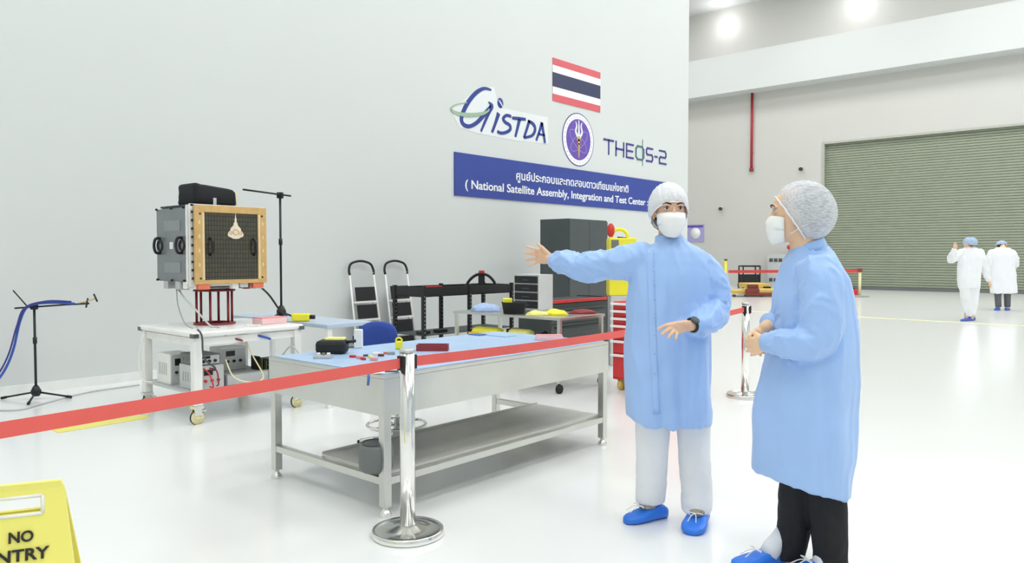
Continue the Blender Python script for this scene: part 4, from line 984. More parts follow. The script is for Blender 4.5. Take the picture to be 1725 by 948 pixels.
def nearest(path, p):
    best = (1e9, 0, None, None); acc = 0
    for i in range(len(path)-1):
        a, b = path[i], path[i+1]; d = b-a; L_ = d.length; f = max(0, min(1, (p-a).dot(d)/(L_*L_))); q_ = a+d*f; e = (p-q_).length
        if e < best[0]: best = (e, acc+f*L_, q_, d/L_)
        acc += L_
    return best
def fold(p): n_ = abs(noise.noise(p)); return max(0, 1-n_*3.2)**1.6-.3
def ridge(p): return (abs(noise.noise(p))*2.4-.45)
def cloth_disp(sleeves, amp_t=.010, z_top=1.3, z_bot=.4, seed=0, amp_s=.014, axis_c=V((0, 0, 0))):
    def f(p, n_):
        ws = 0; ds = 0
        for path, rad in sleeves:
            e, t_, q_, d = nearest(path, p)
            w_ = max(0, min(1, (rad*1.35-e)/(rad*.35)))
            if w_ > ws:
                r_ = (p-q_); u = d.orthogonal(); v_ = d.cross(u); an = math.atan2(r_.dot(v_), r_.dot(u))
                ws = w_; ds = amp_s*(fold(V((t_*8+seed+.9*math.sin(an+seed), math.cos(an)*.9, math.sin(an)*.9)))+.6*fold(V((t_*13+1.3*math.cos(an), math.sin(an)*.8+seed, math.cos(an)*.8))))
        an = math.atan2(p.y-axis_c.y, p.x-axis_c.x); zf = max(0, min(1, (z_top-p.z)/(z_top-z_bot)))
        dt = amp_t*(.35+.9*zf)*(noise.noise(V((math.cos(an)*2.6+seed, math.sin(an)*2.6, p.z*1.5)))+.5*noise.noise(V((math.cos(an)*5, math.sin(an)*5+seed, p.z*2.6+.8*an))))
        dt += amp_t*.55*fold(V((math.cos(an)*1.7+p.z*1.2+seed, math.sin(an)*1.7, p.z*1.5+seed*2)))
        dt += amp_t*.45*noise.noise(V((p.x*9, p.y*9, p.z*7+seed)))
        return ds*ws+dt*(1-ws)
    return f
def sleeve_mb(mb, pts, rads, n=22): mb.tube(fillet(pts, 4), rfill(rads, 4), n, round_=True, e=.35)
def rfill(r, k):
    out = []
    for i in range(len(r)-1): out += [r[i]+(r[i+1]-r[i])*j/k for j in range(k)]
    return out+[r[-1]]
# head: face looks along +x, z up from the chin
HEAD = [(-.004, .080, .030, .020), (.01, .092, .0, .036), (.03, .094, -.02, .048), (.05, .094, -.04, .056), (.075, .091, -.058, .063), (.10, .089, -.074, .068),
        (.128, .084, -.084, .071), (.15, .090, -.09, .074), (.17, .088, -.094, .076), (.192, .076, -.092, .074), (.212, .052, -.078, .064), (.226, .02, -.052, .045), (.233, -.005, -.03, .022)]
def head_part(mb, Hm):
    rings = []
    for z_, xf, xb, w_ in HEAD:
        rings.append([Hm@V(((xf+xb)/2+(xf-xb)/2*sell(2*PI*j/32, .92)[0], w_*sell(2*PI*j/32, .92)[1], z_)) for j in range(32)])
    mb.loft(rings)
    mb.tube([Hm@V((.082, 0, .132)), Hm@V((.094, 0, .11)), Hm@V((.106, 0, .088)), Hm@V((.094, 0, .078))], [.008, .010, .013, .009], 10, round_=True)   # nose
    for sg in (-1, 1):
        mb.ell(Hm@V((.092, .012*sg, .082)), (.01, .01, .009), 10, 8)
        mb.tube([Hm@V((.086, .012*sg, .150)), Hm@V((.088, .03*sg, .153)), Hm@V((.076, .052*sg, .147))], [.006, .0075, .005], 8, round_=True)   # brow ridge
        mb.tube([Hm@V((.088, .024*sg, .046)), Hm@V((.086, .01*sg, .044))], [.006, .007], 8, round_=True)
        R3 = Hm.to_3x3(); mb.ell(Hm@V((-.012, .076*sg, .105)), (.02, .009, .034), 12, 10, R3@Matrix.Rotation(.25*sg, 3, 'Z'))
        mb.ell(Hm@V((.06, .042*sg, .085)), (.024, .022, .024), 10, 8)   # cheeks
def eyes(P, Hm, open_=1.0):
    for sg in (-1, 1):
        c = Hm@V((.0715, .034*sg, .131)); R3 = Hm.to_3x3()
        e = MB().ell(c, (.0145, .0145, .0125), 18, 12, R3).build('eye', 'eye_white', P.t, 0, True)
        MB().ell(Hm@V((.0835, .034*sg, .1305)), (.0035, .0062, .0062), 14, 8, R3).build('iris', 'iris', e, 0, True)
        arc = lambda h, o, x: [Hm@V((x-(abs(k)/2.0)**2*.009, (.034+.0165*k/2)*sg, .131+h*(1-(k/2)**2)-o)) for k in (-2, -1.2, -.4, .4, 1.2, 2)]
        MB().tube(arc(.0085, .0, .0865), [.001, .0022, .0026, .0026, .0022, .0012], 6).build('upper_lash', 'brow', P.t, 0, True)
        MB().tube(arc(.0125, -.001, .086), [.002, .0032, .0036, .0036, .0032, .002], 8).build('eyelid', 'skin', P.t, 0, True)
        MB().tube(arc(-.0085, .0, .0845), [.001, .0016, .002, .002, .0016, .001], 6).build('lower_lid', 'skin', P.t, 0, True)
        pts = [Hm@V((.0925, .014*sg, .149)), Hm@V((.0945, .024*sg, .154)), Hm@V((.090, .040*sg, .1555)), Hm@V((.080, .055*sg, .149))]
        MB().tube(fillet(pts, 4), rfill([.003, .0045, .0038, .0015], 4), 8).build('eyebrow', 'brow', P.t, 0, True)
def cap(P, Hm, m, centre=(-.05, 0, .128), rad=(.118, .102, .133), nrm=(.84, 0, -.54), tmax=124, pleat=.012, seed=0, bag=0.0):
    p = -V(nrm).normalized(); u = V((0, 1, 0)); v = p.cross(u); rings = []; NT = 26; NP = 72
    for i in range(NT+3):
        tt = min(i, NT)/NT; t_ = math.radians(3+(tmax-3)*tt); rr = []
        for j in range(NP):
            a = 2*PI*j/NP; d = p*math.cos(t_)+(u*math.cos(a)+v*math.sin(a))*math.sin(t_)
            am = pleat*(.35+.65*tt)
            k = 1+am*(math.sin(a*19+2*math.sin(a*3+seed))*1.0+.8*noise.noise(V((math.cos(a)*5, math.sin(a)*5, t_*1.5+seed)))*2)/.12*.5
            k += bag*max(0, -d.x)*max(0, -d.z+.4)
            if i > NT-3 and i <= NT: k *= 1-.04*(i-NT+3)/3
            if i > NT: k *= .93 if i == NT+1 else .985; d = d+p*(-.03*(i-NT))
            rr.append(Hm@(V(centre)+V((d.x*rad[0], d.y*rad[1], d.z*rad[2]))*k))
        rings.append(rr)
    mb = MB(); n = NP; vs = [q_ for r_ in rings for q_ in r_]
    mb.add(vs, [(i*n+j, i*n+(j+1)%n, (i+1)*n+(j+1)%n, (i+1)*n+j) for i in range(len(rings)-1) for j in range(n)]+[tuple(range(n-1, -1, -1))], True)
    o = mb.build('hair_cap', m, P.t, 0, True)
    s = o.modifiers.new('thick', 'SOLIDIFY'); s.thickness = .0012
    # gathered elastic edge
    e = MB(); e.tube(rings[-1]+[rings[-1][0]], .0035, 6, cap=False); e.build('elastic_edge', 'white_cloth', o, 0, True)
    return o
def hair(P, Hm, centre=(-.02, 0, .135), rad=(.095, .086, .105), nrm=(.84, 0, -.54), tmax=108, seed=0):
    p = -V(nrm).normalized(); u = V((0, 1, 0)); v = p.cross(u); rings = []
    for i in range(18):
        t_ = math.radians(4+(tmax-4)*i/17); rr = []
        for j in range(44):
            a = 2*PI*j/44; d = p*math.cos(t_)+(u*math.cos(a)+v*math.sin(a))*math.sin(t_)
            k = (1+.03*noise.noise(d*5+V((seed, 0, 0))))*(1 if i < 17 else .94); rr.append(Hm@(V(centre)+V((d.x*rad[0], d.y*rad[1], d.z*rad[2]))*k))
        rings.append(rr)
    return MB().loft(rings).build('hair', 'hair', P.t, 0, True)
def mask(P, Hm, xb=.018, fs=1.0):
    NU, NV = 28, 14; vs = []
    prof = [(.112, .0975, .071), (.100, .1185, .0705), (.085, .1275, .070), (.065, .1265, .069), (.045, .124, .067), (.025, .119, .063), (.005, .110, .054), (-.010, .098, .042), (-.016, .086, .034)]
    for i in range(NV+1):
        f = i/NV*(len(prof)-1); k = min(int(f), len(prof)-2); g = f-k; z_, xf, w_ = [prof[k][q_]+(prof[k+1][q_]-prof[k][q_])*g for q_ in range(3)]; xf = .095+(xf-.095)*fs if xf > .095 else xf
        for j in range(NU+1):
            u_ = -1+2*j/NU; th = u_*math.radians(88); x_ = xb+(xf-xb)*max(0, math.cos(th))**.72; y_ = w_*math.sin(th)
            x_ += .0012*math.sin(i*2.1)*math.cos(th)
            vs.append(Hm@V((x_, y_, z_-.012*abs(u_)**2*(1 if z_ > .05 else -1))))
    n = NU+1; mb = MB(); mb.add(vs, [(i*n+j, i*n+j+1, (i+1)*n+j+1, (i+1)*n+j) for i in range(NV) for j in range(NU)], True)
    o = mb.build('face_mask', 'mask', P.t, 0, True); s = o.modifiers.new('thick', 'SOLIDIFY'); s.thickness = .002
    for sg in (-1, 1):
        MB().tube(fillet([Hm@V((.02, .069*sg, .096)), Hm@V((.0, .078*sg, .118)), Hm@V((-.03, .082*sg, .12)), Hm@V((-.033, .08*sg, .08)), Hm@V((-.01, .075*sg, .05)), Hm@V((.02, .062*sg, .03))], 5), .0018, 6).build('ear_loop', 'mask', o, 0, True)
    return o
def hand(mb, wrist, kc, side, nrm, tips, thumb, s=1.0, curl=.012, wr=.026):
    """wrist and knuckle centre, side = towards the index finger, nrm = back of the hand"""
    wrist, kc = V(wrist), V(kc); side = V(side).normalized(); nrm = V(nrm).normalized(); f = (kc-wrist); rings = []
    for t_, w_, h_ in ((-.25, wr, .021), (0, wr, .020), (.25, .031, .017), (.55, .038, .0155), (.85, .041, .014), (1.05, .037, .011)):
        rings.append([wrist+f*t_+side*w_*s*sell(2*PI*j/16, .8)[0]+nrm*h_*s*sell(2*PI*j/16, .8)[1] for j in range(16)])
    mb.loft(rings)
    for i, tip in enumerate(tips):
        k_ = kc+side*((.030, .010, -.010, -.029)[i])*s-f*.06; tip = V(tip); L_ = (.078, .086, .080, .064)[i]*s; d = tip-k_
        if d.length > L_*1.05: d *= L_*1.05/d.length
        tip = k_+d; mid = k_+d*.45+nrm*curl; r_ = (.0092, .0095, .009, .0078)[i]*s
        mb.tube([k_-d*.1, k_+d*.05, mid, k_+d*.76+nrm*curl*.7, tip], [r_*1.02, r_*1.06, r_, r_*.93, r_*.8], 12, round_=True)
    b = wrist+f*.28+side*.024*s; tip = V(thumb); d = tip-b
    if d.length > .085*s: d *= .085*s/d.length
    mb.tube([b-d*.15, b+d*.2, b+d*.6+side*.004, b+d], [.016*s, .0145*s, .0108*s, .0085*s], 12, round_=True)
def nails(P, pts, nrm, par):
    pass
def shoe(P, heel, toe, w_, par=None, m='shoe_cover', h=.075, name='shoe_cover'):
    heel, toe = V(heel), V(toe); heel.z = toe.z = 0; d = toe-heel; L_ = d.length; d.normalize(); sd = V((-d.y, d.x, 0)); rings = []
    for t_, ww, hh in ((-.06, .35, .35), (-.03, .6, .75), (.05, .72, 1.0), (.22, .78, 1.12), (.38, .84, 1.05), (.55, .95, .82), (.72, 1.0, .66), (.88, .9, .56), (.97, .66, .46), (1.02, .35, .3)):
        rr = []
        for j in range(24):
            cx_, sy_ = sell(2*PI*j/24, .75); z_ = hh*h*(.5+.5*sy_) if sy_ > -.9 else 0
            n_ = noise.noise(V((t_*9, cx_*2, sy_*2+L_*30)))*.004
            rr.append(heel+d*(t_*L_)+sd*cx_*(w_/2*ww+n_)+V((0, 0, max(.001, z_+n_))))
        rings.append(rr)
    return MB().loft(rings).build(name, m, P.t, 0, True), heel, d, sd, L_
def bow(P, at, d, sd, par):
    at = V(at); mb = MB()
    for sg in (-1, 1):
        mb.tube(fillet([at, at+sd*.022*sg+d*.012+V((0, 0, .006)), at+sd*.04*sg+V((0, 0, .0)), at+sd*.02*sg-d*.008, at], 5), .0022, 6)
        mb.tube(fillet([at, at+sd*.012*sg+d*.03-V((0, 0, .005)), at+sd*.02*sg+d*.065-V((0, 0, .022))], 5), .0022, 6)
    mb.build('lace_bow', 'lace', par, 0, True)
def strip_on(bvh, pts, w_, direction, out=.002, side=None, th=.0015):
    """cloth strip laid on a surface: each point is dropped along direction onto the surface"""
    mb = MB(); d = V(direction).normalized(); rings = []
    for i, p in enumerate(pts):
        t_ = (V(pts[min(i+1, len(pts)-1)])-V(pts[max(i-1, 0)])).normalized(); s_ = t_.cross(d).normalized() if side is None else V(side); rr = []
        for k in (-1, -.33, .33, 1):
            o_ = V(p)+s_*w_/2*k-d*.6; hit = bvh.ray_cast(o_, d, 1.6)
            rr.append(hit[0] if hit[0] is not None else V(p))
        rings.append([q_-d*out for q_ in rr]+[q_+d*.002 for q_ in reversed(rr)])
    return mb.loft(rings)
def bvh_of(me): return BVHTree.FromPolygons([tuple(v.co) for v in me.vertices], [tuple(p.vertices) for p in me.polygons])
FWD = V((0, 1, 0))

# ---- person pointing with outstretched arm
def build_p1():
    P = Person(1127, 875, 'person in light blue gown, white trousers and white mask pointing with an outstretched arm'); L = P.L
    Hm = Matrix.Translation(L(1127, 394, -.015))@Matrix.Rotation(-PI/2+.03, 4, 'Z')@Matrix.Rotation(.06, 4, 'Y')
    b = MB(); head_part(b, Hm)
    b.tube([L(1128, 380, .03), L(1128, 405, .03), L(1128, 425, .02)], [.056, .058, .07], 20, round_=True)
    b.loft([P.ring(1105, 1150, 412, .06), P.ring(1090, 1172, 432, .075), P.ring(1074, 1186, 460, .10), P.ring(1078, 1178, 520, .10), P.ring(1074, 1180, 600, .11), P.ring(1076, 1176, 660, .11), P.ring(1082, 1172, 690, .10)])
    arm_r = [L(1082, 432, 0), L(1005, 448, .10), L(934, 439, .22)]
    b.tube(fillet([arm_r[0], arm_r[1], L(962, 444, .17), arm_r[2], L(925, 436, .235)], 3), rfill([.052, .042, .036, .027, .026], 3), 16, round_=True)
    hand(b, L(928, 437, .235), L(908, 431, .27), side=(.12, -.35, 1), nrm=(.35, 1, .25),
         tips=[L(888, 415, .27), L(883, 425, .28), L(885, 437, .29), L(892, 448, .28)], thumb=L(906, 411, .24), s=1.0, curl=-.005)
    arm_l = [L(1168, 450, 0), L(1205, 516, -.01), L(1172, 546, -.20)]
    b.tube(fillet([arm_l[0], L(1194, 480, .0), arm_l[1], L(1188, 538, -.12), arm_l[2], L(1160, 549, -.235)], 3), rfill([.045, .042, .040, .036, .028, .026], 3), 16, round_=True)
    hand(b, L(1162, 548, -.23), L(1136, 554, -.31), side=(-.45, -.55, .65), nrm=(-.1, -.75, .7),
         tips=[L(1106, 555, -.35), L(1112, 565, -.37), L(1123, 571, -.375), L(1137, 575, -.37)], thumb=L(1113, 548, -.28), s=1.0, curl=.012)
    for hx_, kx, ax, ay, dd in ((1102, 1098, 1097, 852, .02), (1160, 1170, 1173, 866, -.05)):
        b.tube(fillet([L(hx_, 660, .0), L(kx, 760, 0), L(ax, ay-10, dd), L(ax, ay+4, dd)], 4), rfill([.085, .058, .042, .04], 4), 16, round_=True)
    body = link_mesh(bake(b, .0036, 2, .5), 'body', 'skin', P.t)
    eyes(P, Hm); hair(P, Hm, (-.03, 0, .132), (.108, .086, .112), nrm=(.6, 0, -.8), tmax=100, seed=1)
    cap(P, Hm, 'cap_near', (-.032, 0, .132), (.131, .1, .131), nrm=(.6, 0, -.8), pleat=.004, seed=1, tmax=111)
    mask(P, Hm)
    # trousers
    tr = MB()
    for pts, rr in (([(1103, 640, 0), (1101, 700, 0), (1098, 760, .0), (1097, 810, .01), (1096, 838, .02), (1096, 846, .02)], [.10, .088, .082, .078, .076, .07]),
                    ([(1162, 640, 0), (1167, 705, 0), (1170, 765, -.01), (1173, 815, -.03), (1174, 851, -.05), (1174, 860, -.05)], [.10, .088, .083, .082, .082, .076])):
        tr.tube(fillet([L(*p_) for p_ in pts], 4), rfill(rr, 4), 22)
    def td(p, n_): return .009*noise.noise(V((p.x*9, p.y*9, p.z*5)))+.004*ridge(V((p.x*14, p.y*8, p.z*12)))*max(0, min(1, (.5-p.z)*3))
    link_mesh(bake(tr, .009, 3, .5, td), 'trousers', 'white_cloth', P.t)
    # gown
    g = MB()
    rows = [(1108, 1151, 402, .062), (1104, 1156, 409, .068), (1090, 1170, 416, .08), (1073, 1186, 425, .10), (1064, 1196, 440, .118), (1060, 1201, 465, .132), (1057, 1199, 500, .14), (1056, 1196, 540, .145),
            (1054, 1196, 580, .15), (1053, 1196, 620, .155), (1053, 1196, 660, .16), (1055, 1197, 692, .165)]
    rings = [P.ring(a, c_, y, h) for a, c_, y, h in rows]
    rings.append(P.ring(1057, 1196, 702, .165, yR=712, lo=-.01)); rings.append(P.ring(1060, 1193, 703, .160, yR=713, lo=-.01))
    g.loft(rings)
    sl_r = [L(1090, 436, .0), L(1052, 441, .03), L(1022, 446, .07), L(1000, 449, .10), L(975, 451, .14), L(952, 442, .18), L(938, 440, .205)]
    sleeve_mb(g, sl_r, [.088, .092, .076, .080, .074, .062, .054])
    sl_l = [L(1176, 442, .0), L(1193, 464, .0), L(1203, 490, .0), L(1204, 518, -.02), L(1192, 540, -.11), L(1172, 548, -.19)]
    sleeve_mb(g, sl_l, [.078, .086, .084, .078, .072, .052])
    me = bake(g, .0085, 3, .5, cloth_disp([(sl_r, .085), (sl_l, .082)], .015, 1.35, .5, 3.1, .011))
    bv = bvh_of(me); gown = link_mesh(me, 'gown', 'gown', P.t)
    # placket, snaps, collar, cuffs
    ys = [412+i*9.6 for i in range(31)]
    strip_on(bv, [L(1106+4*math.sin(y*.01), y, -.2) for y in ys], .035, FWD, .003).build('placket', 'gown', gown, 0, True)
    for y in (455, 480, 505, 535, 565, 598, 632):
        p = L(1107, y, -.2)+V((0, -.3, 0)); h_ = bv.ray_cast(p, FWD, 1.5)
        if h_[0]: MB().ell(h_[0]-FWD*.004, (.006, .003, .006), 10, 6).build('snap_button', 'blue_cloth', gown, 0, True)
    col_ = MB(); rr = []
    for z_, a, c_, h in ((418, 1099, 1160, .074), (408, 1103, 1155, .068), (398, 1104, 1152, .066), (396, 1107, 1149, .062), (406, 1108, 1150, .062)): rr.append(P.ring(a, c_, z_, h, .012, e=.95))
    col_.loft(rr).build('collar', 'gown', gown, 0, True)
    for pts, r_ in ((sl_r, .043), (sl_l, .042)):
        d = (pts[-1]-pts[-2]).normalized(); a = pts[-1]+d*.004
        k = MB(); k.tube([a-d*.03, a-d*.01, a+d*.004, a+d*.018, a+d*.032], [r_*1.15, r_*1.2, r_, r_*1.02, r_*.86], 28); k.build('cuff', 'gown', gown, 0, True)
    # watch
    a = L(1166, 547.5, -.222); d = (L(1150, 550, -.26)-L(1172, 546, -.20)).normalized(); up_ = (V((-.1, -.75, .7))-d*V((-.1, -.75, .7)).dot(d)).normalized(); s_ = d.cross(up_)
    wm = MB(); wm.tube([a+(up_*math.cos(q_)*.029+s_*math.sin(q_)*.034) for q_ in [2*PI*i/24 for i in range(25)]], .0065, 8, cap=False); wt = wm.build('wristwatch', 'black', P.t, 0, True)
    MB().lathe(a+up_*.030, [(0, -.004), (.021, -.004), (.023, .002), (.021, .008), (.017, .0085), (0, .0085)], 24, up_).build('watch_case', 'charcoal', wt, 0, True)
    for heel, toe, w_ in ((L(1107, 858, .02), L(1054, 877, -.06), .105), (L(1178, 866, -.06), L(1164, 899, -.22), .125)):
        heel.z = 0; toe.z = 0; d = (toe-heel).normalized(); heel2 = toe-d*.235
        o, h_, d, sd, L_ = shoe(P, heel2, toe, w_)
        MB().ell(h_+d*.10+V((0, 0, .078)), (.05, .04, .025), 16, 10, Matrix.Rotation(math.atan2(d.y, d.x), 3, 'Z')).build('shoe_top', 'shoe_grey', o, 0, True)
        bow(P, h_+d*.155+V((0, 0, .084)), d, sd, o)
# ---- person in profile on the right
def build_p2():
    P = Person(1362, 957, 'person in light blue gown and black trousers seen in profile with folded hands'); L = P.L
    Hm = Matrix.Translation(L(1339, 406, .0))@Matrix.Rotation(PI-.34, 4, 'Z')@Matrix.Rotation(.02, 4, 'Y')
    b = MB(); head_part(b, Hm)
    b.tube([L(1346, 375, .0), L(1352, 402, .0), L(1360, 432, .0)], [.058, .056, .066], 20, round_=True)
    b.loft([P.ring(1345, 1385, 425, .08), P.ring(1333, 1400, 445, .13), P.ring(1325, 1412, 480, .14), P.ring(1322, 1415, 560, .13), P.ring(1320, 1416, 640, .14), P.ring(1318, 1416, 720, .14), P.ring(1325, 1412, 780, .12)])
    b.tube(fillet([L(1375, 452, -.14), L(1384, 520, -.18), L(1380, 575, -.18), L(1335, 578, -.17), L(1297, 577, -.12), L(1288, 578, -.105)], 3), rfill([.05, .046, .042, .036, .028, .026], 3), 16, round_=True)
    b.tube(fillet([L(1362, 450, .14), L(1350, 520, .17), L(1345, 565, .16), L(1318, 556, .08), L(1296, 548, .0), L(1288, 552, -.01)], 3), rfill([.05, .045, .04, .034, .028, .026], 3), 16, round_=True)
    # near hand folded over the far hand
    hand(b, L(1290, 577, -.11), L(1270, 583, -.075), side=(-.25, .1, 1), nrm=(-.35, -1, .05),
         tips=[L(1257, 574, -.02), L(1256, 582, -.02), L(1259, 591, -.02), L(1266, 598, -.025)], thumb=L(1268, 560, -.05), s=1.0, curl=.010)
    hand(b, L(1286, 556, -.01), L(1268, 578, -.03), side=(-1, .0, .5), nrm=(.1, 1, .1),
         tips=[L(1264, 592, -.06), L(1272, 597, -.07), L(1281, 598, -.075), L(1288, 595, -.07)], thumb=L(1262, 566, -.06), s=.98, curl=.008)
    for hx_, kx, ax, ay, dd in ((1345, 1340, 1330, 940, .06), (1395, 1398, 1398, 962, -.06)):
        b.tube(fillet([L(hx_, 760, dd), L(kx, 850, dd), L(ax, ay-18, dd), L(ax, ay, dd)], 4), rfill([.08, .058, .042, .04], 4), 16, round_=True)
    body = link_mesh(bake(b, .0036, 2, .5), 'body', 'skin_pale', P.t)
    eyes(P, Hm); hair(P, Hm, (-.035, 0, .128), (.108, .093, .112), seed=4, tmax=104)
    cap(P, Hm, 'cap_sheer', (-.036, 0, .128), (.128, .106, .129), pleat=.005, seed=4, tmax=115, bag=.10)
    mask(P, Hm, .036, .72)
    tr = MB()
    for pts, rr in (([(1350, 770, .06), (1342, 830, .06), (1338, 880, .06), (1331, 925, .06), (1329, 940, .06)], [.08, .08, .074, .068, .064]),
                    ([(1388, 770, -.04), (1393, 835, -.05), (1397, 890, -.06), (1399, 945, -.06), (1400, 966, -.06)], [.08, .078, .076, .072, .068])):
        tr.tube(fillet([L(*p_) for p_ in pts], 4), rfill(rr, 4), 22)
    def td(p, n_): return .006*noise.noise(V((p.x*9, p.y*9, p.z*5)))+.004*ridge(V((p.x*14, p.y*8, p.z*12)))*max(0, min(1, (.5-p.z)*3))
    link_mesh(bake(tr, .009, 3, .5, td), 'trousers', 'black_cloth', P.t)
    g = MB()
    rows = [(1338, 1388, 414, .062, 409), (1332, 1393, 424, .072, 414), (1326, 1402, 433, .10, 425), (1319, 1411, 448, .145, 444), (1312, 1424, 470, .168, 468), (1306, 1432, 500, .175, 500), (1302, 1439, 540, .175, 540),
            (1297, 1441, 580, .18, 580), (1286, 1440, 620, .18, 620), (1277, 1437, 660, .185, 660), (1272, 1435, 710, .185, 710), (1271, 1432, 760, .18, 770)]
    rings = [P.ring(a, c_, y, h, yR=y2, e=.92) for a, c_, y, h, y2 in rows]
    rings.append(P.ring(1272, 1428, 792, .175, yR=832, e=.92)); rings.append(P.ring(1275, 1425, 794, .17, yR=834, e=.92))
    g.loft(rings)
    sl_n = [L(1374, 446, -.12), L(1382, 480, -.16), L(1384, 525, -.185), L(1378, 570, -.19), L(1345, 580, -.185), L(1315, 577, -.155), L(1299, 577, -.125)]
    sleeve_mb(g, sl_n, [.082, .088, .088, .080, .067, .060, .048])
    sl_f = [L(1358, 446, .12), L(1346, 490, .16), L(1340, 540, .16), L(1318, 552, .08), L(1299, 544, .02)]
    sleeve_mb(g, sl_f, [.08, .085, .075, .065, .045])
    me = bake(g, .0085, 3, .5, cloth_disp([(sl_n, .085), (sl_f, .075)], .012, 1.35, .4, 7.7, .009))
    bv = bvh_of(me); gown = link_mesh(me, 'gown', 'gown', P.t)
    rr = []
    for a, c_, y, h, y2 in ((1330, 1394, 430, .076, 416), (1334, 1390, 421, .07, 408), (1337, 1386, 414, .066, 400), (1340, 1383, 412, .062, 399), (1340, 1384, 422, .062, 409)): rr.append(P.ring(a, c_, y, h, .0, yR=y2, e=.95))
    MB().loft(rr).build('collar', 'gown', gown, 0, True)
    for pts, r_ in ((sl_n, .042), (sl_f, .041)):
        d = (pts[-1]-pts[-2]).normalized(); a = pts[-1]+d*.004
        k = MB(); k.tube([a-d*.03, a-d*.01, a+d*.004, a+d*.018, a+d*.032], [r_*1.15, r_*1.2, r_, r_*1.02, r_*.86], 28); k.build('cuff', 'gown', gown, 0, True)
    for heel, toe, w_, ty in ((L(1333, 948, .08), L(1236, 958, .0), .10, 'front'), (L(1408, 968, -.06), L(1318, 975, -.10), .105, 'rear')):
        heel.z = 0; toe.z = 0; d = (toe-heel).normalized(); heel2 = toe-d*.265
        o, h_, d, sd, L_ = shoe(P, heel2, toe, w_, h=.066)
        MB().tube([h_+d*.09+V((0, 0, .04)), h_+d*.07+V((0, 0, .07)), h_+d*.04+V((0, 0, .10)), h_+d*.01+V((0, 0, .14))], [.042, .044, .040, .036], 18).build('sock', 'white_cloth', o, 0, True)
        bow(P, h_+d*.155+V((0, 0, .074)), d, sd, o)
# ---- two people far behind
def build_p3():
    P = Person(1631, 540, 'person in white coverall and pale blue cap walking away with one hand raised'); L = P.L
    def R_(a, c_, y, h, e=.9): return P.ring(a, c_, y, h, e=e, n=20)
    b = MB(); b.loft([R_(1627, 1639, 419, .06), R_(1625, 1640, 414, .08), R_(1623, 1641, 408, .09), R_(1626, 1639, 402, .07)]); b.tube([L(1633, 414), L(1635, 426)], .06, 12)
    b.loft([R_(1626, 1646, 422, .08), R_(1620, 1654, 434, .10), R_(1620, 1648, 460, .09), R_(1620, 1646, 480, .10)])
    b.tube([L(1617, 424), L(1603, 437, -.1), L(1608, 421, -.2)], [.05, .04, .03], 10, round_=True)
    b.tube([L(1651, 426), L(1659, 450, .05), L(1666, 473, .0)], [.05, .04, .03], 10, round_=True)
    hand(b, L(1608, 421, -.2), L(1609, 415, -.22), (1, 0, 0), (0, 1, 0), [L(1611, 409, -.24), L(1610, 408, -.24), L(1608, 408, -.24), L(1607, 409, -.24)], L(1613, 413, -.24), s=1.05)
    hand(b, L(1666, 473, .0), L(1668, 479, .0), (0, -1, 0), (1, 0, .2), [L(1668, 485, -.04), L(1668.5, 486, -.01), L(1668.5, 486, .01), L(1668, 485, .03)], L(1666, 482, -.06), s=1.05)
    for a_, k_, c_ in ((1626, 1627, 1628), (1640, 1640, 1637)): b.tube([L(a_, 470), L(k_, 500), L(c_, 535)], [.09, .06, .04], 12, round_=True)
    link_mesh(bake(b, .009, 1), 'body', 'skin', P.t)
    g = MB(); g.loft([R_(1626, 1643, 416, .09), R_(1620, 1652, 421, .12), R_(1615, 1657, 432, .15), R_(1614, 1653, 450, .15), R_(1613, 1650, 470, .16), R_(1616, 1649, 484, .15)])
    s1 = [L(1620, 425), L(1610, 431, -.05), L(1602, 437, -.1), L(1605, 428, -.16), L(1608, 421, -.19)]; s2 = [L(1650, 426), L(1656, 440, .02), L(1660, 455, .03), L(1665, 471)]
    g.tube(s1, [.09, .09, .09, .07, .05], 14, round_=True); g.tube(s2, [.10, .085, .08, .055], 14, round_=True)
    g.tube(fillet([L(1624, 462), L(1625.5, 482), L(1628, 505), L(1630.5, 533)], 3), rfill([.13, .115, .09, .07], 3), 14); g.tube(fillet([L(1641, 462), L(1640, 482), L(1640, 505), L(1638, 530)], 3), rfill([.13, .115, .09, .07], 3), 14)
    link_mesh(bake(g, .016, 2, .5, cloth_disp([(s1, .09), (s2, .08)], .016, 1.4, .2, 2, .015)), 'coverall', 'white_cloth', P.t)
    Hm = Matrix.Translation(L(1633, 418.5))@Matrix.Rotation(PI/2, 4, 'Z'); hair(P, Hm, rad=(.10, .10, .11), nrm=(.6, 0, -.8), tmax=125)
    cap(P, Hm, 'cap_blue', (-.03, 0, .14), (.125, .135, .10), seed=2, nrm=(.5, 0, -.87), tmax=100, bag=0)
    shoe(P, L(1640, 536, .1), L(1620, 541, -.12), .12, m='shoe_cover_far'); shoe(P, L(1640, 532, .25), L(1632, 538, .0), .12, m='shoe_cover_far')
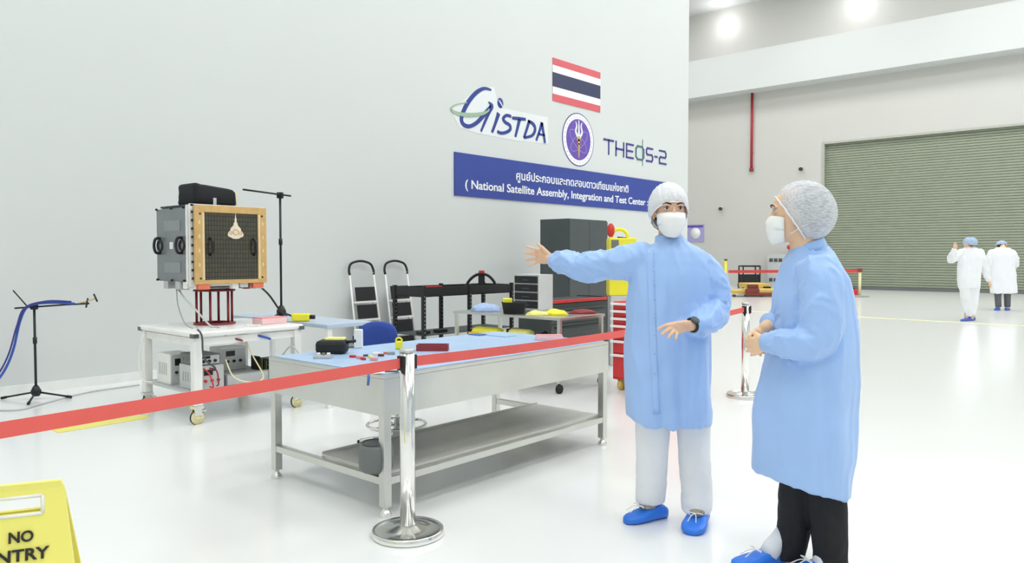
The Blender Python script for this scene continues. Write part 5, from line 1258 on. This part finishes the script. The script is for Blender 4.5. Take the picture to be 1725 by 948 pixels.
def build_p4():
    P = Person(1689, 522.5, 'person in long white coat and dark trousers seen from behind with bowed head'); L = P.L
    def R_(a, c_, y, h, e=.9): return P.ring(a, c_, y, h, e=e, n=20)
    b = MB(); b.ell(L(1689, 412, .22), (.09, .10, .11)); b.tube([L(1689, 420, .08), L(1689, 412, .18)], [.07, .06], 12, round_=True)
    b.loft([R_(1680, 1698, 424, .09), R_(1672, 1705, 434, .11), R_(1672, 1706, 470, .10), R_(1674, 1706, 488, .10)])
    b.tube([L(1668, 428), L(1664, 450, .05), L(1672, 455, .3)], [.05, .04, .03], 10, round_=True); b.tube([L(1707, 428), L(1711, 450, .05), L(1704, 455, .3)], [.05, .04, .03], 10, round_=True)
    hand(b, L(1672, 455, .3), L(1676, 456, .36), (0, 0, 1), (0, -1, 0), [L(1681, 454, .4), L(1681, 456, .41), L(1681, 458, .41), L(1680, 459, .4)], L(1677, 452, .38))
    hand(b, L(1704, 455, .3), L(1700, 456, .36), (0, 0, 1), (0, -1, 0), [L(1695, 454, .4), L(1695, 456, .41), L(1695, 458, .41), L(1696, 459, .4)], L(1699, 452, .38))
    for a_, c_ in ((1682, 1681), (1697, 1697)): b.tube([L(a_, 480), L(a_, 500), L(c_, 519)], [.09, .06, .04], 12, round_=True)
    link_mesh(bake(b, .009, 1), 'body', 'skin', P.t)
    g = MB(); g.loft([R_(1680, 1698, 417, .10), R_(1672, 1706, 421, .14), R_(1666, 1710, 430, .17), R_(1668, 1709, 450, .17), R_(1669, 1711, 475, .18), R_(1669, 1713, 493, .19), R_(1671, 1711, 494, .18)])
    s1 = [L(1672, 427), L(1667, 436, .02), L(1666, 448, .08), L(1671, 454, .26)]; s2 = [L(1704, 427), L(1709, 436, .02), L(1709, 447, .08), L(1704, 454, .26)]
    g.tube(s1, [.11, .10, .09, .055], 14, round_=True); g.tube(s2, [.11, .10, .09, .055], 14, round_=True)
    link_mesh(bake(g, .016, 2, .5, cloth_disp([(s1, .09), (s2, .09)], .016, 1.4, .2, 5, .015)), 'coat', 'white_cloth', P.t)
    tr = MB()
    for a_, c_ in ((1681, 1682), (1697, 1697)): tr.tube([L(a_, 478), L(a_, 500), L(c_, 517)], [.10, .075, .07], 14)
    link_mesh(bake(tr, .016, 1), 'trousers', 'grey_cloth', P.t)
    Hm = Matrix.Translation(L(1689, 421, .16))@Matrix.Rotation(PI/2, 4, 'Z')@Matrix.Rotation(.5, 4, 'Y'); hair(P, Hm, rad=(.10, .10, .11), nrm=(.6, 0, -.8), tmax=125)
    cap(P, Hm, 'cap_blue', (-.02, 0, .15), (.115, .12, .095), seed=6, nrm=(.3, 0, -.95), tmax=95)
    shoe(P, L(1682, 518, .05), L(1678, 525, -.1), .13, m='shoe_cover_far'); shoe(P, L(1697, 517, .1), L(1697, 524, -.08), .13, m='shoe_cover_far')
for f_ in (build_p1, build_p2, build_p3, build_p4): f_()
